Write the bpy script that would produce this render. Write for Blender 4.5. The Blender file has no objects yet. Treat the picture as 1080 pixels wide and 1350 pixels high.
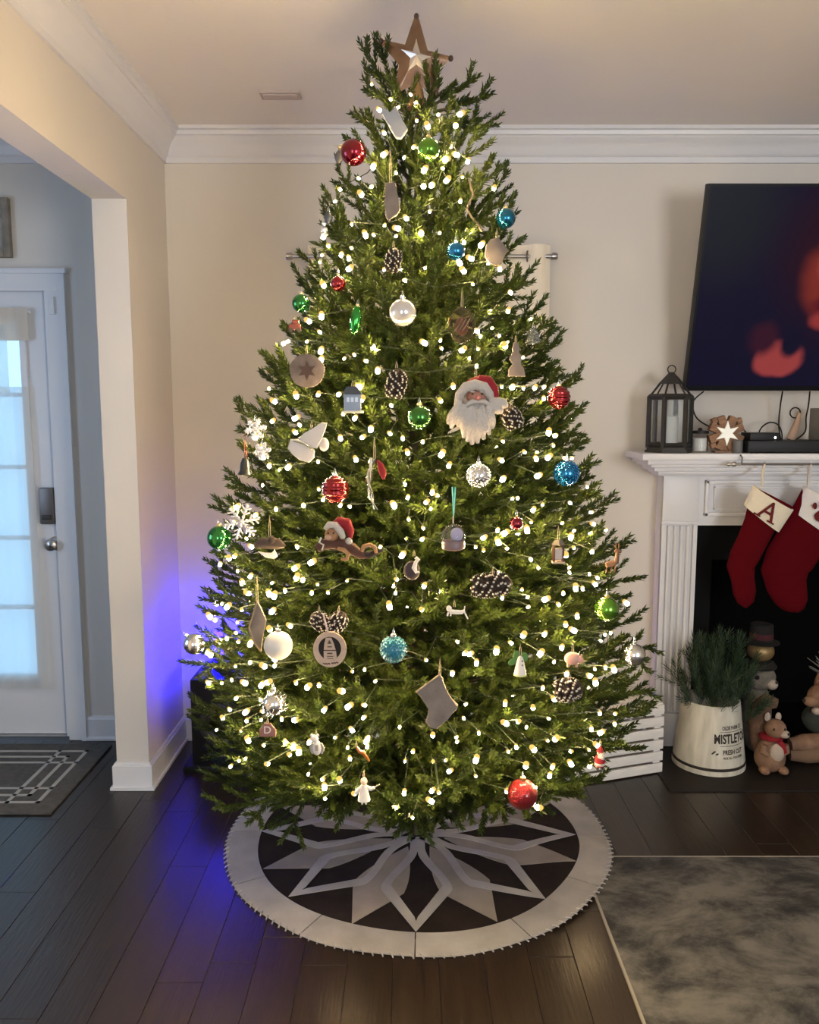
import bpy, bmesh, math, random
import numpy as np
from mathutils import Vector, Matrix, Euler

# ------------------------------------------------------------------ camera, world, large lights, exposure
SC = bpy.context.scene
COL = SC.collection
R = math.radians
PITCH = R(6.97); F = 1080.0; CAMZ = 1.52
cam = bpy.data.cameras.new('camera'); cam.sensor_fit = 'VERTICAL'; cam.sensor_height = 36; cam.lens = 36 * F / 1350
cam.clip_start = 0.02
camo = bpy.data.objects.new('camera', cam); COL.objects.link(camo)
camo.location = (0, 0, CAMZ); camo.rotation_euler = (math.pi / 2 - PITCH, 0, 0); SC.camera = camo

W = bpy.data.worlds.new('world'); SC.world = W; W.use_nodes = True
bg = W.node_tree.nodes['Background']; bg.inputs[0].default_value = (0.36, 0.68, 1.0, 1); bg.inputs[1].default_value = 1.9

def area(name, loc, rot, size, power, color):
    l = bpy.data.lights.new(name, 'AREA'); l.shape = 'RECTANGLE'; l.size, l.size_y = size; l.energy = power; l.color = color
    o = bpy.data.objects.new(name, l); COL.objects.link(o); o.location = loc; o.rotation_euler = rot
    return o
# cool area lights added unseen behind the photographer to fill the room
area('rear_fill_light', (2.15, -2.1, 1.55), (R(90), 0, R(12)), (1.7, 1.4), 125, (0.93, 0.96, 1.0))
area('rear_fill_light', (-0.62, -2.1, 1.55), (R(90), 0, 0), (0.75, 1.4), 34, (0.93, 0.96, 1.0))  # added to lift the wall left of the tree

# daylight from the entry's own window, on its far side wall outside the photo
area('entry_window_light', (-3.02, 1.6, 1.5), (R(90), 0, R(-90)), (1.2, 1.3), 34, (0.44, 0.66, 1.0))
SC.view_settings.view_transform = 'Standard'; SC.view_settings.look = 'None'
SC.view_settings.gamma = 1; SC.view_settings.use_curve_mapping = False
SC.view_settings.exposure = 0.0
BULB_STRENGTH = 420.0
LED_STRENGTH = 250.0

# ------------------------------------------------------------------ helpers
def S(r, g, b):
    f = lambda c: (c / 255 / 12.92) if c / 255 <= 0.04045 else ((c / 255 + 0.055) / 1.055) ** 2.4
    return (f(r), f(g), f(b))

def ray(px, py):
    cx = (px - 540) / F; cy = (675 - py) / F
    return Vector((cx, math.cos(PITCH) + cy * math.sin(PITCH), -math.sin(PITCH) + cy * math.cos(PITCH)))
def at(px, py, Y):
    d = ray(px, py); t = Y / d.y
    return Vector((d.x * t, Y, CAMZ + d.z * t))
def flo(px, py, z=0.0):
    d = ray(px, py); t = (z - CAMZ) / d.z
    return Vector((d.x * t, d.y * t, z))
def mpp(P):            # metres per photo pixel at a point
    return (P[1] * math.cos(PITCH) + (CAMZ - P[2]) * math.sin(PITCH)) / F

MATS = {}
def mat(name, col=(0.5, 0.5, 0.5), rough=0.6, metal=0.0, col2=None, nscale=8.0, bump=0.0, bscale=60.0, trans=0.0,
        ior=1.45, coat=0.0, sheen=0.0, emit=None, estr=0.0, stretch=None, subsurf=0.0, translucent=0.0, spec=0.5, randval=0.0):
    if name in MATS: return MATS[name]
    m = bpy.data.materials.new(name); m.use_nodes = True; nt = m.node_tree; N = nt.nodes; L = nt.links
    b = N['Principled BSDF']
    b.inputs['Base Color'].default_value = (*col, 1); b.inputs['Roughness'].default_value = rough
    b.inputs['Metallic'].default_value = metal; b.inputs['IOR'].default_value = ior
    b.inputs['Transmission Weight'].default_value = trans; b.inputs['Coat Weight'].default_value = coat
    b.inputs['Sheen Weight'].default_value = sheen; b.inputs['Specular IOR Level'].default_value = spec
    if subsurf: b.inputs['Subsurface Weight'].default_value = subsurf; b.inputs['Subsurface Scale'].default_value = 0.01
    if emit: b.inputs['Emission Color'].default_value = (*emit, 1); b.inputs['Emission Strength'].default_value = estr
    tc = None
    def coords():
        nonlocal tc
        if tc is None:
            tc = N.new('ShaderNodeTexCoord'); 
        if stretch:
            mp = N.new('ShaderNodeMapping'); mp.inputs['Scale'].default_value = stretch
            L.new(tc.outputs['Object'], mp.inputs[0]); return mp.outputs[0]
        return tc.outputs['Object']
    out = None
    if col2 is not None:
        n = N.new('ShaderNodeTexNoise'); n.inputs['Scale'].default_value = nscale; n.inputs['Detail'].default_value = 5
        L.new(coords(), n.inputs['Vector'])
        r = N.new('ShaderNodeValToRGB'); r.color_ramp.elements[0].position = 0.35; r.color_ramp.elements[1].position = 0.68
        r.color_ramp.elements[0].color = (*col, 1); r.color_ramp.elements[1].color = (*col2, 1)
        L.new(n.outputs['Fac'], r.inputs[0]); out = r.outputs[0]
    if randval:
        oi = N.new('ShaderNodeObjectInfo'); hs = N.new('ShaderNodeHueSaturation')
        mr = N.new('ShaderNodeMapRange'); mr.inputs['To Min'].default_value = 1 - randval; mr.inputs['To Max'].default_value = 1 + randval
        L.new(oi.outputs['Random'], mr.inputs['Value']); L.new(mr.outputs[0], hs.inputs['Value'])
        if out: L.new(out, hs.inputs['Color'])
        else: hs.inputs['Color'].default_value = (*col, 1)
        out = hs.outputs[0]
    if out: L.new(out, b.inputs['Base Color'])
    if bump:
        n2 = N.new('ShaderNodeTexNoise'); n2.inputs['Scale'].default_value = bscale; n2.inputs['Detail'].default_value = 3
        L.new(coords(), n2.inputs['Vector'])
        bp = N.new('ShaderNodeBump'); bp.inputs['Strength'].default_value = bump; bp.inputs['Distance'].default_value = 0.004
        L.new(n2.outputs['Fac'], bp.inputs['Height']); L.new(bp.outputs[0], b.inputs['Normal'])
    if translucent:
        t = N.new('ShaderNodeBsdfTranslucent'); mx = N.new('ShaderNodeMixShader'); mx.inputs[0].default_value = translucent
        t.inputs['Color'].default_value = (*col, 1)
        if out: L.new(out, t.inputs['Color'])
        L.new(b.outputs[0], mx.inputs[1]); L.new(t.outputs[0], mx.inputs[2]); L.new(mx.outputs[0], N['Material Output'].inputs[0])
    MATS[name] = m
    return m

class MB:
    """collects shapes; build() links them as one mesh object"""
    def __init__(s): s.v = []; s.f = []; s.mi = []
    def add(s, v, f, mi=0, M=None):
        o = len(s.v)
        for p in v: s.v.append(tuple(M @ Vector(p)) if M is not None else tuple(p))
        for q in f: s.f.append(tuple(i + o for i in q)); s.mi.append(mi)
        return s
    def box(s, c, d, mi=0, M=None, bev=0.0):
        x, y, z = d[0] / 2, d[1] / 2, d[2] / 2
        T = Matrix.Translation(c)
        if M is not None: T = M @ T
        if bev:
            bm = bmesh.new(); bmesh.ops.create_cube(bm, size=1)
            bmesh.ops.scale(bm, vec=d, verts=bm.verts)
            bmesh.ops.bevel(bm, geom=list(bm.edges), offset=bev, segments=2, affect='EDGES', profile=0.6)
            bm.verts.index_update()
            v = [w.co.copy() for w in bm.verts]; f = [[w.index for w in q.verts] for q in bm.faces]; bm.free()
            return s.add(v, f, mi, T)
        v = [(-x, -y, -z), (x, -y, -z), (x, y, -z), (-x, y, -z), (-x, -y, z), (x, -y, z), (x, y, z), (-x, y, z)]
        f = [(3, 2, 1, 0), (4, 5, 6, 7), (0, 1, 5, 4), (1, 2, 6, 5), (2, 3, 7, 6), (3, 0, 4, 7)]
        return s.add(v, f, mi, T)
    def b2(s, a, b, mi=0, bev=0.0):       # box by two corners
        return s.box([(a[i] + b[i]) / 2 for i in range(3)], [abs(b[i] - a[i]) for i in range(3)], mi, None, bev)
    def tube(s, path, r, n=8, mi=0, closed=False):
        P = [Vector(p) for p in path]; k = len(P)
        rs = list(r) if hasattr(r, '__len__') else [r] * k
        up = Vector((0, 0, 1)); v = []; f = []
        pa = None
        for i in range(k):
            if closed: t = P[(i + 1) % k] - P[i - 1]
            else: t = P[min(i + 1, k - 1)] - P[max(i - 1, 0)]
            if t.length < 1e-9: t = Vector((0, 0, 1))
            t.normalize()
            if pa is None:
                a = t.cross(up if abs(t.z) < 0.9 else Vector((1, 0, 0)))
            else: a = pa - t * pa.dot(t)
            if a.length < 1e-6: a = t.cross(Vector((0, 1, 0.1)))
            a.normalize(); pa = a; b = t.cross(a)
            for j in range(n):
                an = 2 * math.pi * j / n
                v.append(P[i] + (a * math.cos(an) + b * math.sin(an)) * rs[i])
        for i in range(k if closed else k - 1):
            for j in range(n):
                i2 = (i + 1) % k
                f.append((i * n + j, i * n + (j + 1) % n, i2 * n + (j + 1) % n, i2 * n + j))
        if not closed:
            f.append(tuple(range(n - 1, -1, -1))); f.append(tuple((k - 1) * n + j for j in range(n)))
        return s.add(v, f, mi)
    def loft(s, pts, hw, depth, n=14, mi=0, y=0.0):   # flat limb: spine in XZ, half widths in plane, half depth in Y
        k = len(pts); v = []; f = []
        P = [Vector((p[0], 0, p[1])) for p in pts]
        for i in range(k):
            t = (P[min(i + 1, k - 1)] - P[max(i - 1, 0)]).normalized(); nn = Vector((-t.z, 0, t.x))
            dd = depth[i] if hasattr(depth, '__len__') else min(depth, hw[i])
            for j in range(n):
                an = 2 * math.pi * j / n
                v.append(P[i] + nn * hw[i] * math.cos(an) + Vector((0, y + dd * math.sin(an), 0)))
        for i in range(k - 1):
            for j in range(n): f.append((i * n + j, (i + 1) * n + j, (i + 1) * n + (j + 1) % n, i * n + (j + 1) % n))
        f.append(tuple(range(n))); f.append(tuple((k - 1) * n + j for j in range(n - 1, -1, -1)))
        return s.add(v, f, mi)
    def lathe(s, prof, n=24, c=(0, 0, 0), mi=0, M=None, ridge=None):
        v = []; f = []; k = len(prof)
        for (r, z) in prof:
            for j in range(n):
                an = 2 * math.pi * j / n; rr = r * (ridge(an, z) if ridge else 1)
                v.append((c[0] + rr * math.cos(an), c[1] + rr * math.sin(an), c[2] + z))
        for i in range(k - 1):
            for j in range(n): f.append((i * n + j, i * n + (j + 1) % n, (i + 1) * n + (j + 1) % n, (i + 1) * n + j))
        if prof[0][0] > 1e-6: f.append(tuple(range(n - 1, -1, -1)))
        if prof[-1][0] > 1e-6: f.append(tuple((k - 1) * n + j for j in range(n)))
        return s.add(v, f, mi, M)
    def ell(s, c, r, seg=16, rings=10, mi=0, M=None, fn=None):
        if not hasattr(r, '__len__'): r = (r, r, r)
        v = [(0, 0, -1)]
        for i in range(1, rings):
            th = -math.pi / 2 + math.pi * i / rings
            for j in range(seg):
                an = 2 * math.pi * j / seg
                v.append((math.cos(th) * math.cos(an), math.cos(th) * math.sin(an), math.sin(th)))
        v.append((0, 0, 1)); f = []
        for j in range(seg):
            f.append((0, 1 + (j + 1) % seg, 1 + j))
            for i in range(rings - 2):
                a = 1 + i * seg
                f.append((a + j, a + (j + 1) % seg, a + seg + (j + 1) % seg, a + seg + j))
            a = 1 + (rings - 2) * seg
            f.append((a + j, a + (j + 1) % seg, len(v) - 1))
        if fn: v = [tuple(fn(Vector(p))) for p in v]
        T = Matrix.Translation(c)
        if M is not None: T = T @ M
        T = T @ Matrix.Diagonal((*r, 1))
        return s.add(v, f, mi, T)
    def prism(s, out, y0, y1, mi=0, M=None, bev=0.0):    # outline in XZ (counter-clockwise), extruded in Y
        n = len(out)
        v = [(p[0], y0, p[1]) for p in out] + [(p[0], y1, p[1]) for p in out]
        f = [tuple(range(n)), tuple(range(2 * n - 1, n - 1, -1))] + [((i + 1) % n, i, n + i, n + (i + 1) % n) for i in range(n)]
        if bev:
            bm = bmesh.new(); bv = [bm.verts.new(p) for p in v]
            for q in f: bm.faces.new([bv[i] for i in q])
            ed = [e for e in bm.edges if abs(e.verts[0].co.y - e.verts[1].co.y) < 1e-9]
            bmesh.ops.bevel(bm, geom=ed, offset=bev, segments=3, affect='EDGES', profile=0.5, clamp_overlap=True)
            bm.verts.index_update()
            v = [w.co.copy() for w in bm.verts]; f = [[w.index for w in q.verts] for q in bm.faces]; bm.free()
        return s.add(v, f, mi, M)
    def sweep(s, prof, A, B, inward, mi=0):   # profile (out, z) swept from A to B; inward = unit vector away from the wall
        A = Vector(A); B = Vector(B); inw = Vector(inward); n = len(prof)
        v = [A + inw * o + Vector((0, 0, z)) for o, z in prof] + [B + inw * o + Vector((0, 0, z)) for o, z in prof]
        f = [((i + 1) % n, i, n + i, n + (i + 1) % n) for i in range(n)] + [tuple(range(n)), tuple(range(2 * n - 1, n - 1, -1))]
        return s.add(v, f, mi)
    def build(s, name, m, parent=None, loc=None, smooth=True, scale=1.0, flip=False):
        me = bpy.data.meshes.new(name)
        v = [(a * scale, b * scale, c * scale) for a, b, c in s.v] if scale != 1.0 else s.v
        me.from_pydata(v, [], s.f)
        ms = m if isinstance(m, (list, tuple)) else [m]
        for q in ms: me.materials.append(q)
        if len(ms) > 1: me.polygons.foreach_set('material_index', s.mi)
        bm = bmesh.new(); bm.from_mesh(me); bmesh.ops.recalc_face_normals(bm, faces=bm.faces); bm.to_mesh(me); bm.free()
        if smooth:
            me.polygons.foreach_set('use_smooth', [True] * len(me.polygons))
            try: me.set_sharp_from_angle(angle=R(42))
            except Exception: pass
        o = bpy.data.objects.new(name, me); COL.objects.link(o)
        if parent is not None: o.parent = parent
        if loc is not None: o.location = loc
        return o

def tag(o, label=None, cat=None, group=None, kind=None):
    if label: o['label'] = label
    if cat: o['category'] = cat
    if group: o['group'] = group
    if kind: o['kind'] = kind
    return o
def thing(name, label, cat, loc, group=None, rz=0.0):
    o = bpy.data.objects.new(name, None); COL.objects.link(o); o.empty_display_size = 0.05
    o.location = loc; o.rotation_euler = (0, 0, rz)
    return tag(o, label, cat, group)
def struct(name, mb, m, label, cat, smooth=False):
    o = mb.build(name, m, smooth=smooth)
    return tag(o, label, cat, kind='structure')
def text_geo(body, size=1.0, extrude=0.0, font_shear=0.0, bold=0.0):
    c = bpy.data.curves.new('t', 'FONT'); c.body = body; c.size = size; c.extrude = extrude; c.align_x = 'CENTER'; c.align_y = 'CENTER'
    c.shear = font_shear; c.resolution_u = 3; c.offset = bold
    o = bpy.data.objects.new('t', c); COL.objects.link(o)
    dg = bpy.context.evaluated_depsgraph_get(); dg.update()
    me = o.evaluated_get(dg).to_mesh()
    v = [q.co.copy() for q in me.vertices]; f = [tuple(p.vertices) for p in me.polygons]
    o.evaluated_get(dg).to_mesh_clear()
    bpy.data.objects.remove(o); bpy.data.curves.remove(c)
    return v, f
def text_mb(mb, body, size, c, extrude=0.0, bold=0.0, rot=0.0, mi=0, sx=1.0):   # text facing -Y, centred at c
    v, f = text_geo(body, size, extrude)
    ca, sa = math.cos(rot), math.sin(rot)
    mb.add([(c[0] + (p.x * sx * ca - p.y * sa), c[1] - p.z, c[2] + (p.x * sx * sa + p.y * ca)) for p in v], f, mi)
    return mb

# ------------------------------------------------------------------ materials
wall_m = mat('wall_paint', (0.60, 0.565, 0.515), 0.75, bump=0.06, bscale=180)
foyer_m = wall_m
ceil_m = mat('ceiling_paint', (0.72, 0.69, 0.65), 0.85, bump=0.05, bscale=150)
trim_m = mat('trim_white', (0.62, 0.62, 0.635), 0.38)
door_m = mat('door_white', (0.60, 0.62, 0.65), 0.4)
black_m = mat('black_plastic', (0.009, 0.009, 0.010), 0.45, spec=0.25)
soot_m = mat('black_soot', (0.003, 0.003, 0.003), 0.95, spec=0.05)
iron_m = mat('dark_iron', (0.035, 0.033, 0.03), 0.55, metal=0.3)
steel_m = mat('brushed_nickel', (0.42, 0.40, 0.38), 0.32, metal=1)
bronze_m = mat('aged_bronze', (0.16, 0.14, 0.125), 0.42, metal=0.8)
glass_m = mat('clear_glass', (1, 1, 1), 0.02, trans=1.0, ior=1.2)
string_m = mat('jute_string', (0.42, 0.34, 0.22), 0.9)
gold_m = mat('gold_cap', (0.65, 0.48, 0.22), 0.3, metal=1)
silver_m = mat('silver_cap', (0.7, 0.7, 0.7), 0.25, metal=1)

# ------------------------------------------------------------------ the room
BY = 3.68; LX = -1.055; LT = 0.13; H = 2.71; RX = 3.2; RY = -2.2; FX = -3.1   # back wall, left wall, thickness, ceiling, right, rear, foyer left
OP_Y0, OP_Y1, OP_Z = 1.85, 3.17, 2.308
DX0, DX1, DZ = -2.505, -1.585, 2.055        # door opening
FBX0, FBX1, FBZ = 1.36, 2.42, 0.86          # firebox opening in the wall

w = MB()
w.b2((FX - 0.1, BY, 0), (DX0, BY + 0.14, H)); w.b2((DX0, BY, DZ), (DX1, BY + 0.14, H)); w.b2((DX1, BY, 0), (FBX0, BY + 0.14, H))
w.b2((FBX0, BY, FBZ), (FBX1, BY + 0.14, H)); w.b2((FBX1, BY, 0), (RX + 0.1, BY + 0.14, H))
struct('wall_back', w, wall_m, 'beige painted back wall behind the tree and fireplace', 'wall')
w = MB()
w.b2((LX - LT, OP_Y1, 0), (LX, BY - 0.001, H)); w.b2((LX - LT, OP_Y0, OP_Z), (LX, OP_Y1, H)); w.b2((LX - LT, RY, 0), (LX, OP_Y0, H))
struct('wall_left', w, wall_m, 'beige wall with the wide cased opening to the entry', 'wall')
struct('wall_right', MB().b2((RX, RY, 0), (RX + 0.1, BY, H)), wall_m, 'beige wall right of the fireplace, outside the photo', 'wall')
w = MB(); w.b2((FX - 0.1, RY - 0.1, 0), (RX + 0.1, RY, H))
struct('wall_rear', w, wall_m, 'beige wall behind the photographer', 'wall')
struct('wall_entry', MB().b2((FX - 0.1, RY, 0), (FX, BY, H)), wall_m, 'far side wall of the entry, outside the photo', 'wall')
struct('ceiling', MB().b2((FX - 0.1, RY - 0.1, H), (RX + 0.1, BY + 0.14, H + 0.08)), ceil_m, 'cream painted ceiling above the tree', 'ceiling')

# floor with separate planks where the camera looks
floor_m = mat('subfloor_dark', (0.006, 0.005, 0.004), 0.7)
plank_m = mat('dark_walnut_plank', (0.013, 0.0088, 0.0068), 0.29, col2=(0.020, 0.0132, 0.0096), nscale=3.0, stretch=(14, 1.2, 1), bump=0.25, bscale=9, randval=0.16, spec=0.55)
w = MB(); w.b2((FX - 0.1, RY - 0.1, -0.05), (RX + 0.1, BY + 0.14, -0.004)); 
flr = struct('floor', w, floor_m, 'dark walnut plank floor', 'floor')
rng = random.Random(4)
PW = 0.127; x = FX + 0.006; ci = 0
while x < RX - 0.01:
    y = 0.55 + rng.uniform(-0.9, 0.1)
    while y < BY:
        ln = rng.uniform(1.1, 1.75); y1 = min(y + ln, BY); y0 = max(y, 0.5)
        if BY - y1 < 0.25: y1 = BY
        if y1 - y0 > 0.02 and x < 2.6 and x > -2.75:
            g = 0.0005; c = 0.0012; x1 = min(x + PW, RX)
            a0, a1, b0, b1 = x + g, x1 - g, y0 + g, y1 - g
            mb = MB().add([(a0, b0, -0.006), (a1, b0, -0.006), (a1, b1, -0.006), (a0, b1, -0.006),
                           (a0, b0, -c), (a1, b0, -c), (a1, b1, -c), (a0, b1, -c),
                           (a0 + c, b0 + c, 0), (a1 - c, b0 + c, 0), (a1 - c, b1 - c, 0), (a0 + c, b1 - c, 0)],
                          [(0, 1, 5, 4), (1, 2, 6, 5), (2, 3, 7, 6), (3, 0, 4, 7), (4, 5, 9, 8), (5, 6, 10, 9), (6, 7, 11, 10), (7, 4, 8, 11), (8, 9, 10, 11)])
            mb.build('plank', plank_m, flr, smooth=False)
        y = y1 if y1 < BY else BY + 1
    x += PW
w = MB().b2((FX - 0.05, RY - 0.05, -0.004), (RX + 0.05, 0.5, 0.0)); w.build('floor_boards_behind_camera', plank_m, flr, smooth=False)

# crown moulding, baseboards
CP = [(0, -0.13), (0.012, -0.13), (0.014, -0.108), (0.020, -0.104), (0.026, -0.095), (0.034, -0.075), (0.048, -0.055), (0.064, -0.044), (0.068, -0.036), (0.076, -0.034), (0.080, -0.018), (0.090, -0.014), (0.090, 0), (0, 0)]
w = MB().sweep(CP, (LX, BY, H), (RX, BY, H), (0, -1, 0)); struct('trim_1', w, trim_m, 'white crown moulding along the back wall', 'crown moulding', True)
w = MB().sweep(CP, (LX, RY, H), (LX, BY - 0.002, H), (1, 0, 0)); struct('trim_2', w, trim_m, 'white crown moulding along the left wall', 'crown moulding', True)
w = MB().sweep(CP, (FX, BY, H), (LX - LT, BY, H), (0, -1, 0)); struct('trim_3', w, trim_m, 'white crown moulding in the entry above the door', 'crown moulding', True)
BP = [(0, 0.001), (0.026, 0.001), (0.026, 0.010), (0.018, 0.016), (0.015, 0.018), (0.015, 0.098), (0.010, 0.110), (0, 0.112)]
def bb(name, A, B, inw, label):
    return struct(name, MB().sweep(BP, A, B, inw), trim_m, label, 'baseboard')
bb('baseboard_back', (LX, BY, 0), (1.10, BY, 0), (0, -1, 0), 'white baseboard on the back wall behind the tree')
w = MB()
for (o_, za, zb) in ((0.024, 0.001, 0.013), (0.015, 0.012, 0.100), (0.010, 0.098, 0.108), (0.006, 0.106, 0.112)): w.b2((LX - LT - o_, OP_Y1 - o_, za), (LX + o_, BY - 0.001, zb))
struct('baseboard_left', w, trim_m, 'white baseboard wrapping the wall end beside the opening', 'baseboard')
bb('baseboard_entry', (-1.503, BY, 0), (LX - LT, BY, 0), (0, -1, 0), 'white baseboard right of the entry door')
# ceiling vent
vm = mat('vent_paint', (0.46, 0.40, 0.39), 0.6)
vt = thing('ceiling_vent', 'small painted air vent on the ceiling left of the star', 'vent', (-0.487, 3.26, H))
MB().b2((-0.075, -0.035, -0.008), (0.075, 0.035, 0)).build('frame', vm, vt, smooth=False)
for i in range(4): MB().box((0, -0.021 + 0.014 * i, -0.010), (0.13, 0.006, 0.006)).build('slat', vm, vt, smooth=False)

# ------------------------------------------------------------------ entry door
dj = MB()
CW = 0.082
dj.b2((DX1 - 0.012, BY - 0.018, 0), (DX1 + CW - 0.002, BY + 0.0, DZ + 0.03), bev=0.004); dj.b2((DX0 - CW, BY - 0.018, 0), (DX0 + 0.012, BY, DZ + 0.03), bev=0.004)
dj.b2((DX0 - CW, BY - 0.02, DZ - 0.012), (DX1 + CW, BY, DZ + 0.07), bev=0.004); dj.b2((DX0 - CW - 0.01, BY - 0.028, DZ + 0.062), (DX1 + CW + 0.008, BY, DZ + 0.085), bev=0.004)
dj.b2((DX1 + CW - 0.022, BY - 0.026, 0), (DX1 + CW, BY - 0.018, DZ + 0.06)); dj.b2((DX0 - CW, BY - 0.026, 0), (DX0 - CW + 0.02, BY - 0.018, DZ + 0.06))
dj.b2((DX1, BY, 0), (DX1 + 0.001, BY + 0.13, DZ)); dj.b2((DX0 - 0.001, BY, 0), (DX0, BY + 0.13, DZ))
struct('trim_4', dj, door_m, 'white casing around the entry door', 'door casing')
door = thing('door_1', 'white entry door with a curtained glass panel and keypad lock', 'door', (DX1, BY, 0)); door['kind'] = 'structure'
def D(x): return x - DX1
gx0, gx1, gz0, gz1 = -2.385, -1.715, 0.30, 1.92
d = MB()
y0, y1 = 0.01, 0.055
for a, b in (((D(DX0) + 0.004, y0, 0.022), (D(gx0), y1, DZ - 0.006)), ((D(gx1), y0, 0.022), (-0.006, y1, DZ - 0.006)), ((D(gx0), y0, 0.022), (D(gx1), y1, gz0)), ((D(gx0), y0, gz1), (D(gx1), y1, DZ - 0.006))):
    d.b2(a, b)
d.build('slab', door_m, door, smooth=False)
fr = MB(); q = 0.022
for a, b in (((D(gx0) - q, -0.004, gz0 - q), (D(gx0) + 0.008, 0.012, gz1 + q)), ((D(gx1) - 0.008, -0.004, gz0 - q), (D(gx1) + q, 0.012, gz1 + q)), ((D(gx0), -0.004, gz0 - q), (D(gx1), 0.012, gz0 + 0.008)), ((D(gx0), -0.004, gz1 - 0.008), (D(gx1), 0.012, gz1 + q))): fr.b2(a, b, bev=0.003)
fr.build('glass_frame', door_m, door, smooth=False)
nx, nz = 3, 5
for i in range(nx):
    for k in range(nz):
        xa = D(gx0 + (gx1 - gx0) * i / nx); xb = D(gx0 + (gx1 - gx0) * (i + 1) / nx); za = gz0 + (gz1 - gz0) * k / nz; zb = gz0 + (gz1 - gz0) * (k + 1) / nz
        MB().b2((xa + 0.008, 0.030, za + 0.008), (xb - 0.008, 0.034, zb - 0.008)).build('pane', glass_m, door, smooth=False)
for i in range(1, nx): MB().box((D(gx0 + (gx1 - gx0) * i / nx), 0.032, (gz0 + gz1) / 2), (0.018, 0.03, gz1 - gz0)).build('muntin', door_m, door, smooth=False)
for k in range(1, nz): MB().box((D((gx0 + gx1) / 2), 0.032, gz0 + (gz1 - gz0) * k / nz), (gx1 - gx0, 0.028, 0.018)).build('muntin', door_m, door, smooth=False)
# keypad lock and knob
kp = at(63, 667, BY - 0.01); lk = MB().box((D(kp.x), -0.008, kp.z), (0.066, 0.036, 0.165), bev=0.008).build('keypad_lock', bronze_m, door)
MB().box((0, -0.03, 0), (0.040, 0.01, 0.022), bev=0.003).build('thumb_turn', iron_m, lk, loc=(D(kp.x), 0, kp.z - 0.05))
kp = at(66, 719, BY - 0.05)
kn = MB().lathe([(0.030, 0), (0.032, 0.004), (0.024, 0.010), (0.012, 0.014), (0.011, 0.030), (0.020, 0.038), (0.027, 0.050), (0.026, 0.060), (0.016, 0.067), (0, 0.069)], 24, M=Matrix.Rotation(R(90), 4, 'X')).build('door_knob', steel_m, door, loc=(D(kp.x), 0.010, kp.z))
MB().b2((D(DX0), -0.02, 0), (0, 0.10, 0.02)).build('threshold', steel_m, door, smooth=False)
hb = at(70, 403, BY - 0.02)
MB().box((D(hb.x) - 0.004, -0.020, hb.z), (0.022, 0.02, 0.075), bev=0.003).build('latch_bracket', door_m, door)
# sheer curtain panels on the door
sheer_m = bpy.data.materials.new('sheer_curtain'); sheer_m.use_nodes = True
nt = sheer_m.node_tree; N = nt.nodes; N.remove(N['Principled BSDF'])
df = N.new('ShaderNodeBsdfDiffuse'); df.inputs[0].default_value = (0.8, 0.8, 0.78, 1)
tr = N.new('ShaderNodeBsdfTranslucent'); tr.inputs[0].default_value = (0.85, 0.87, 0.86, 1)
tp = N.new('ShaderNodeBsdfTransparent'); tp.inputs[0].default_value = (0.95, 0.96, 0.97, 1)
m1 = N.new('ShaderNodeMixShader'); m1.inputs[0].default_value = 0.62; m2 = N.new('ShaderNodeMixShader'); m2.inputs[0].default_value = 0.26
nt.links.new(df.outputs[0], m1.inputs[1]); nt.links.new(tr.outputs[0], m1.inputs[2]); nt.links.new(m1.outputs[0], m2.inputs[1]); nt.links.new(tp.outputs[0], m2.inputs[2]); nt.links.new(m2.outputs[0], N['Material Output'].inputs[0])
header_m = mat('curtain_header', (0.62, 0.57, 0.50), 0.9, translucent=0.25)
dc = thing('door_curtain', 'sheer white curtain gathered over the glass of the entry door', 'curtain', (0, BY, 0))
def cloth(mb, xa, xb, z0, z1, Y, amp, waves, nx=48, nz=14, ph=0.0, taper=0.0, edge=None):
    v = []; f = []
    for k in range(nz + 1):
        tz = k / nz
        for i in range(nx + 1):
            t = i / nx; xx = xa + (xb - xa) * t; zz = z0 + (z1 - z0) * tz
            if edge: xx += edge(t, tz)
            v.append((xx, Y + amp * math.sin(2 * math.pi * waves * t + ph + 0.3 * math.sin(3 * tz)) * (0.7 + 0.3 * math.sin(5 * t + 2 * tz)) * (1 - taper * tz), zz))
    for k in range(nz):
        for i in range(nx): a = k * (nx + 1) + i; f.append((a, a + 1, a + nx + 2, a + nx + 1))
    return mb.add(v, f)
cb = at(72, 908, BY - 0.03); ct = at(41, 405, BY - 0.03)
# wide lower sheer, with a gap near the top where the bare panes show
cloth(MB(), -2.43, -1.668, cb.z, 1.63, -0.024, 0.008, 9, ph=1.0, edge=lambda t, tz: (0.0 - 0.020 * tz) * (1 if t > 0.9 else t)).build('sheer_panel', sheer_m, dc)
cloth(MB(), -2.43, -1.765, 1.60, 1.90, -0.028, 0.007, 8, ph=2.2).build('sheer_panel', sheer_m, dc)
cloth(MB(), -2.43, -1.672, 1.83, ct.z, -0.020, 0.004, 12).build('header_band', header_m, dc)
MB().tube([(-2.45, -0.012, 1.955), (-1.66, -0.012, 1.955)], 0.006, 10).build('rod', trim_m, dc)
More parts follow.
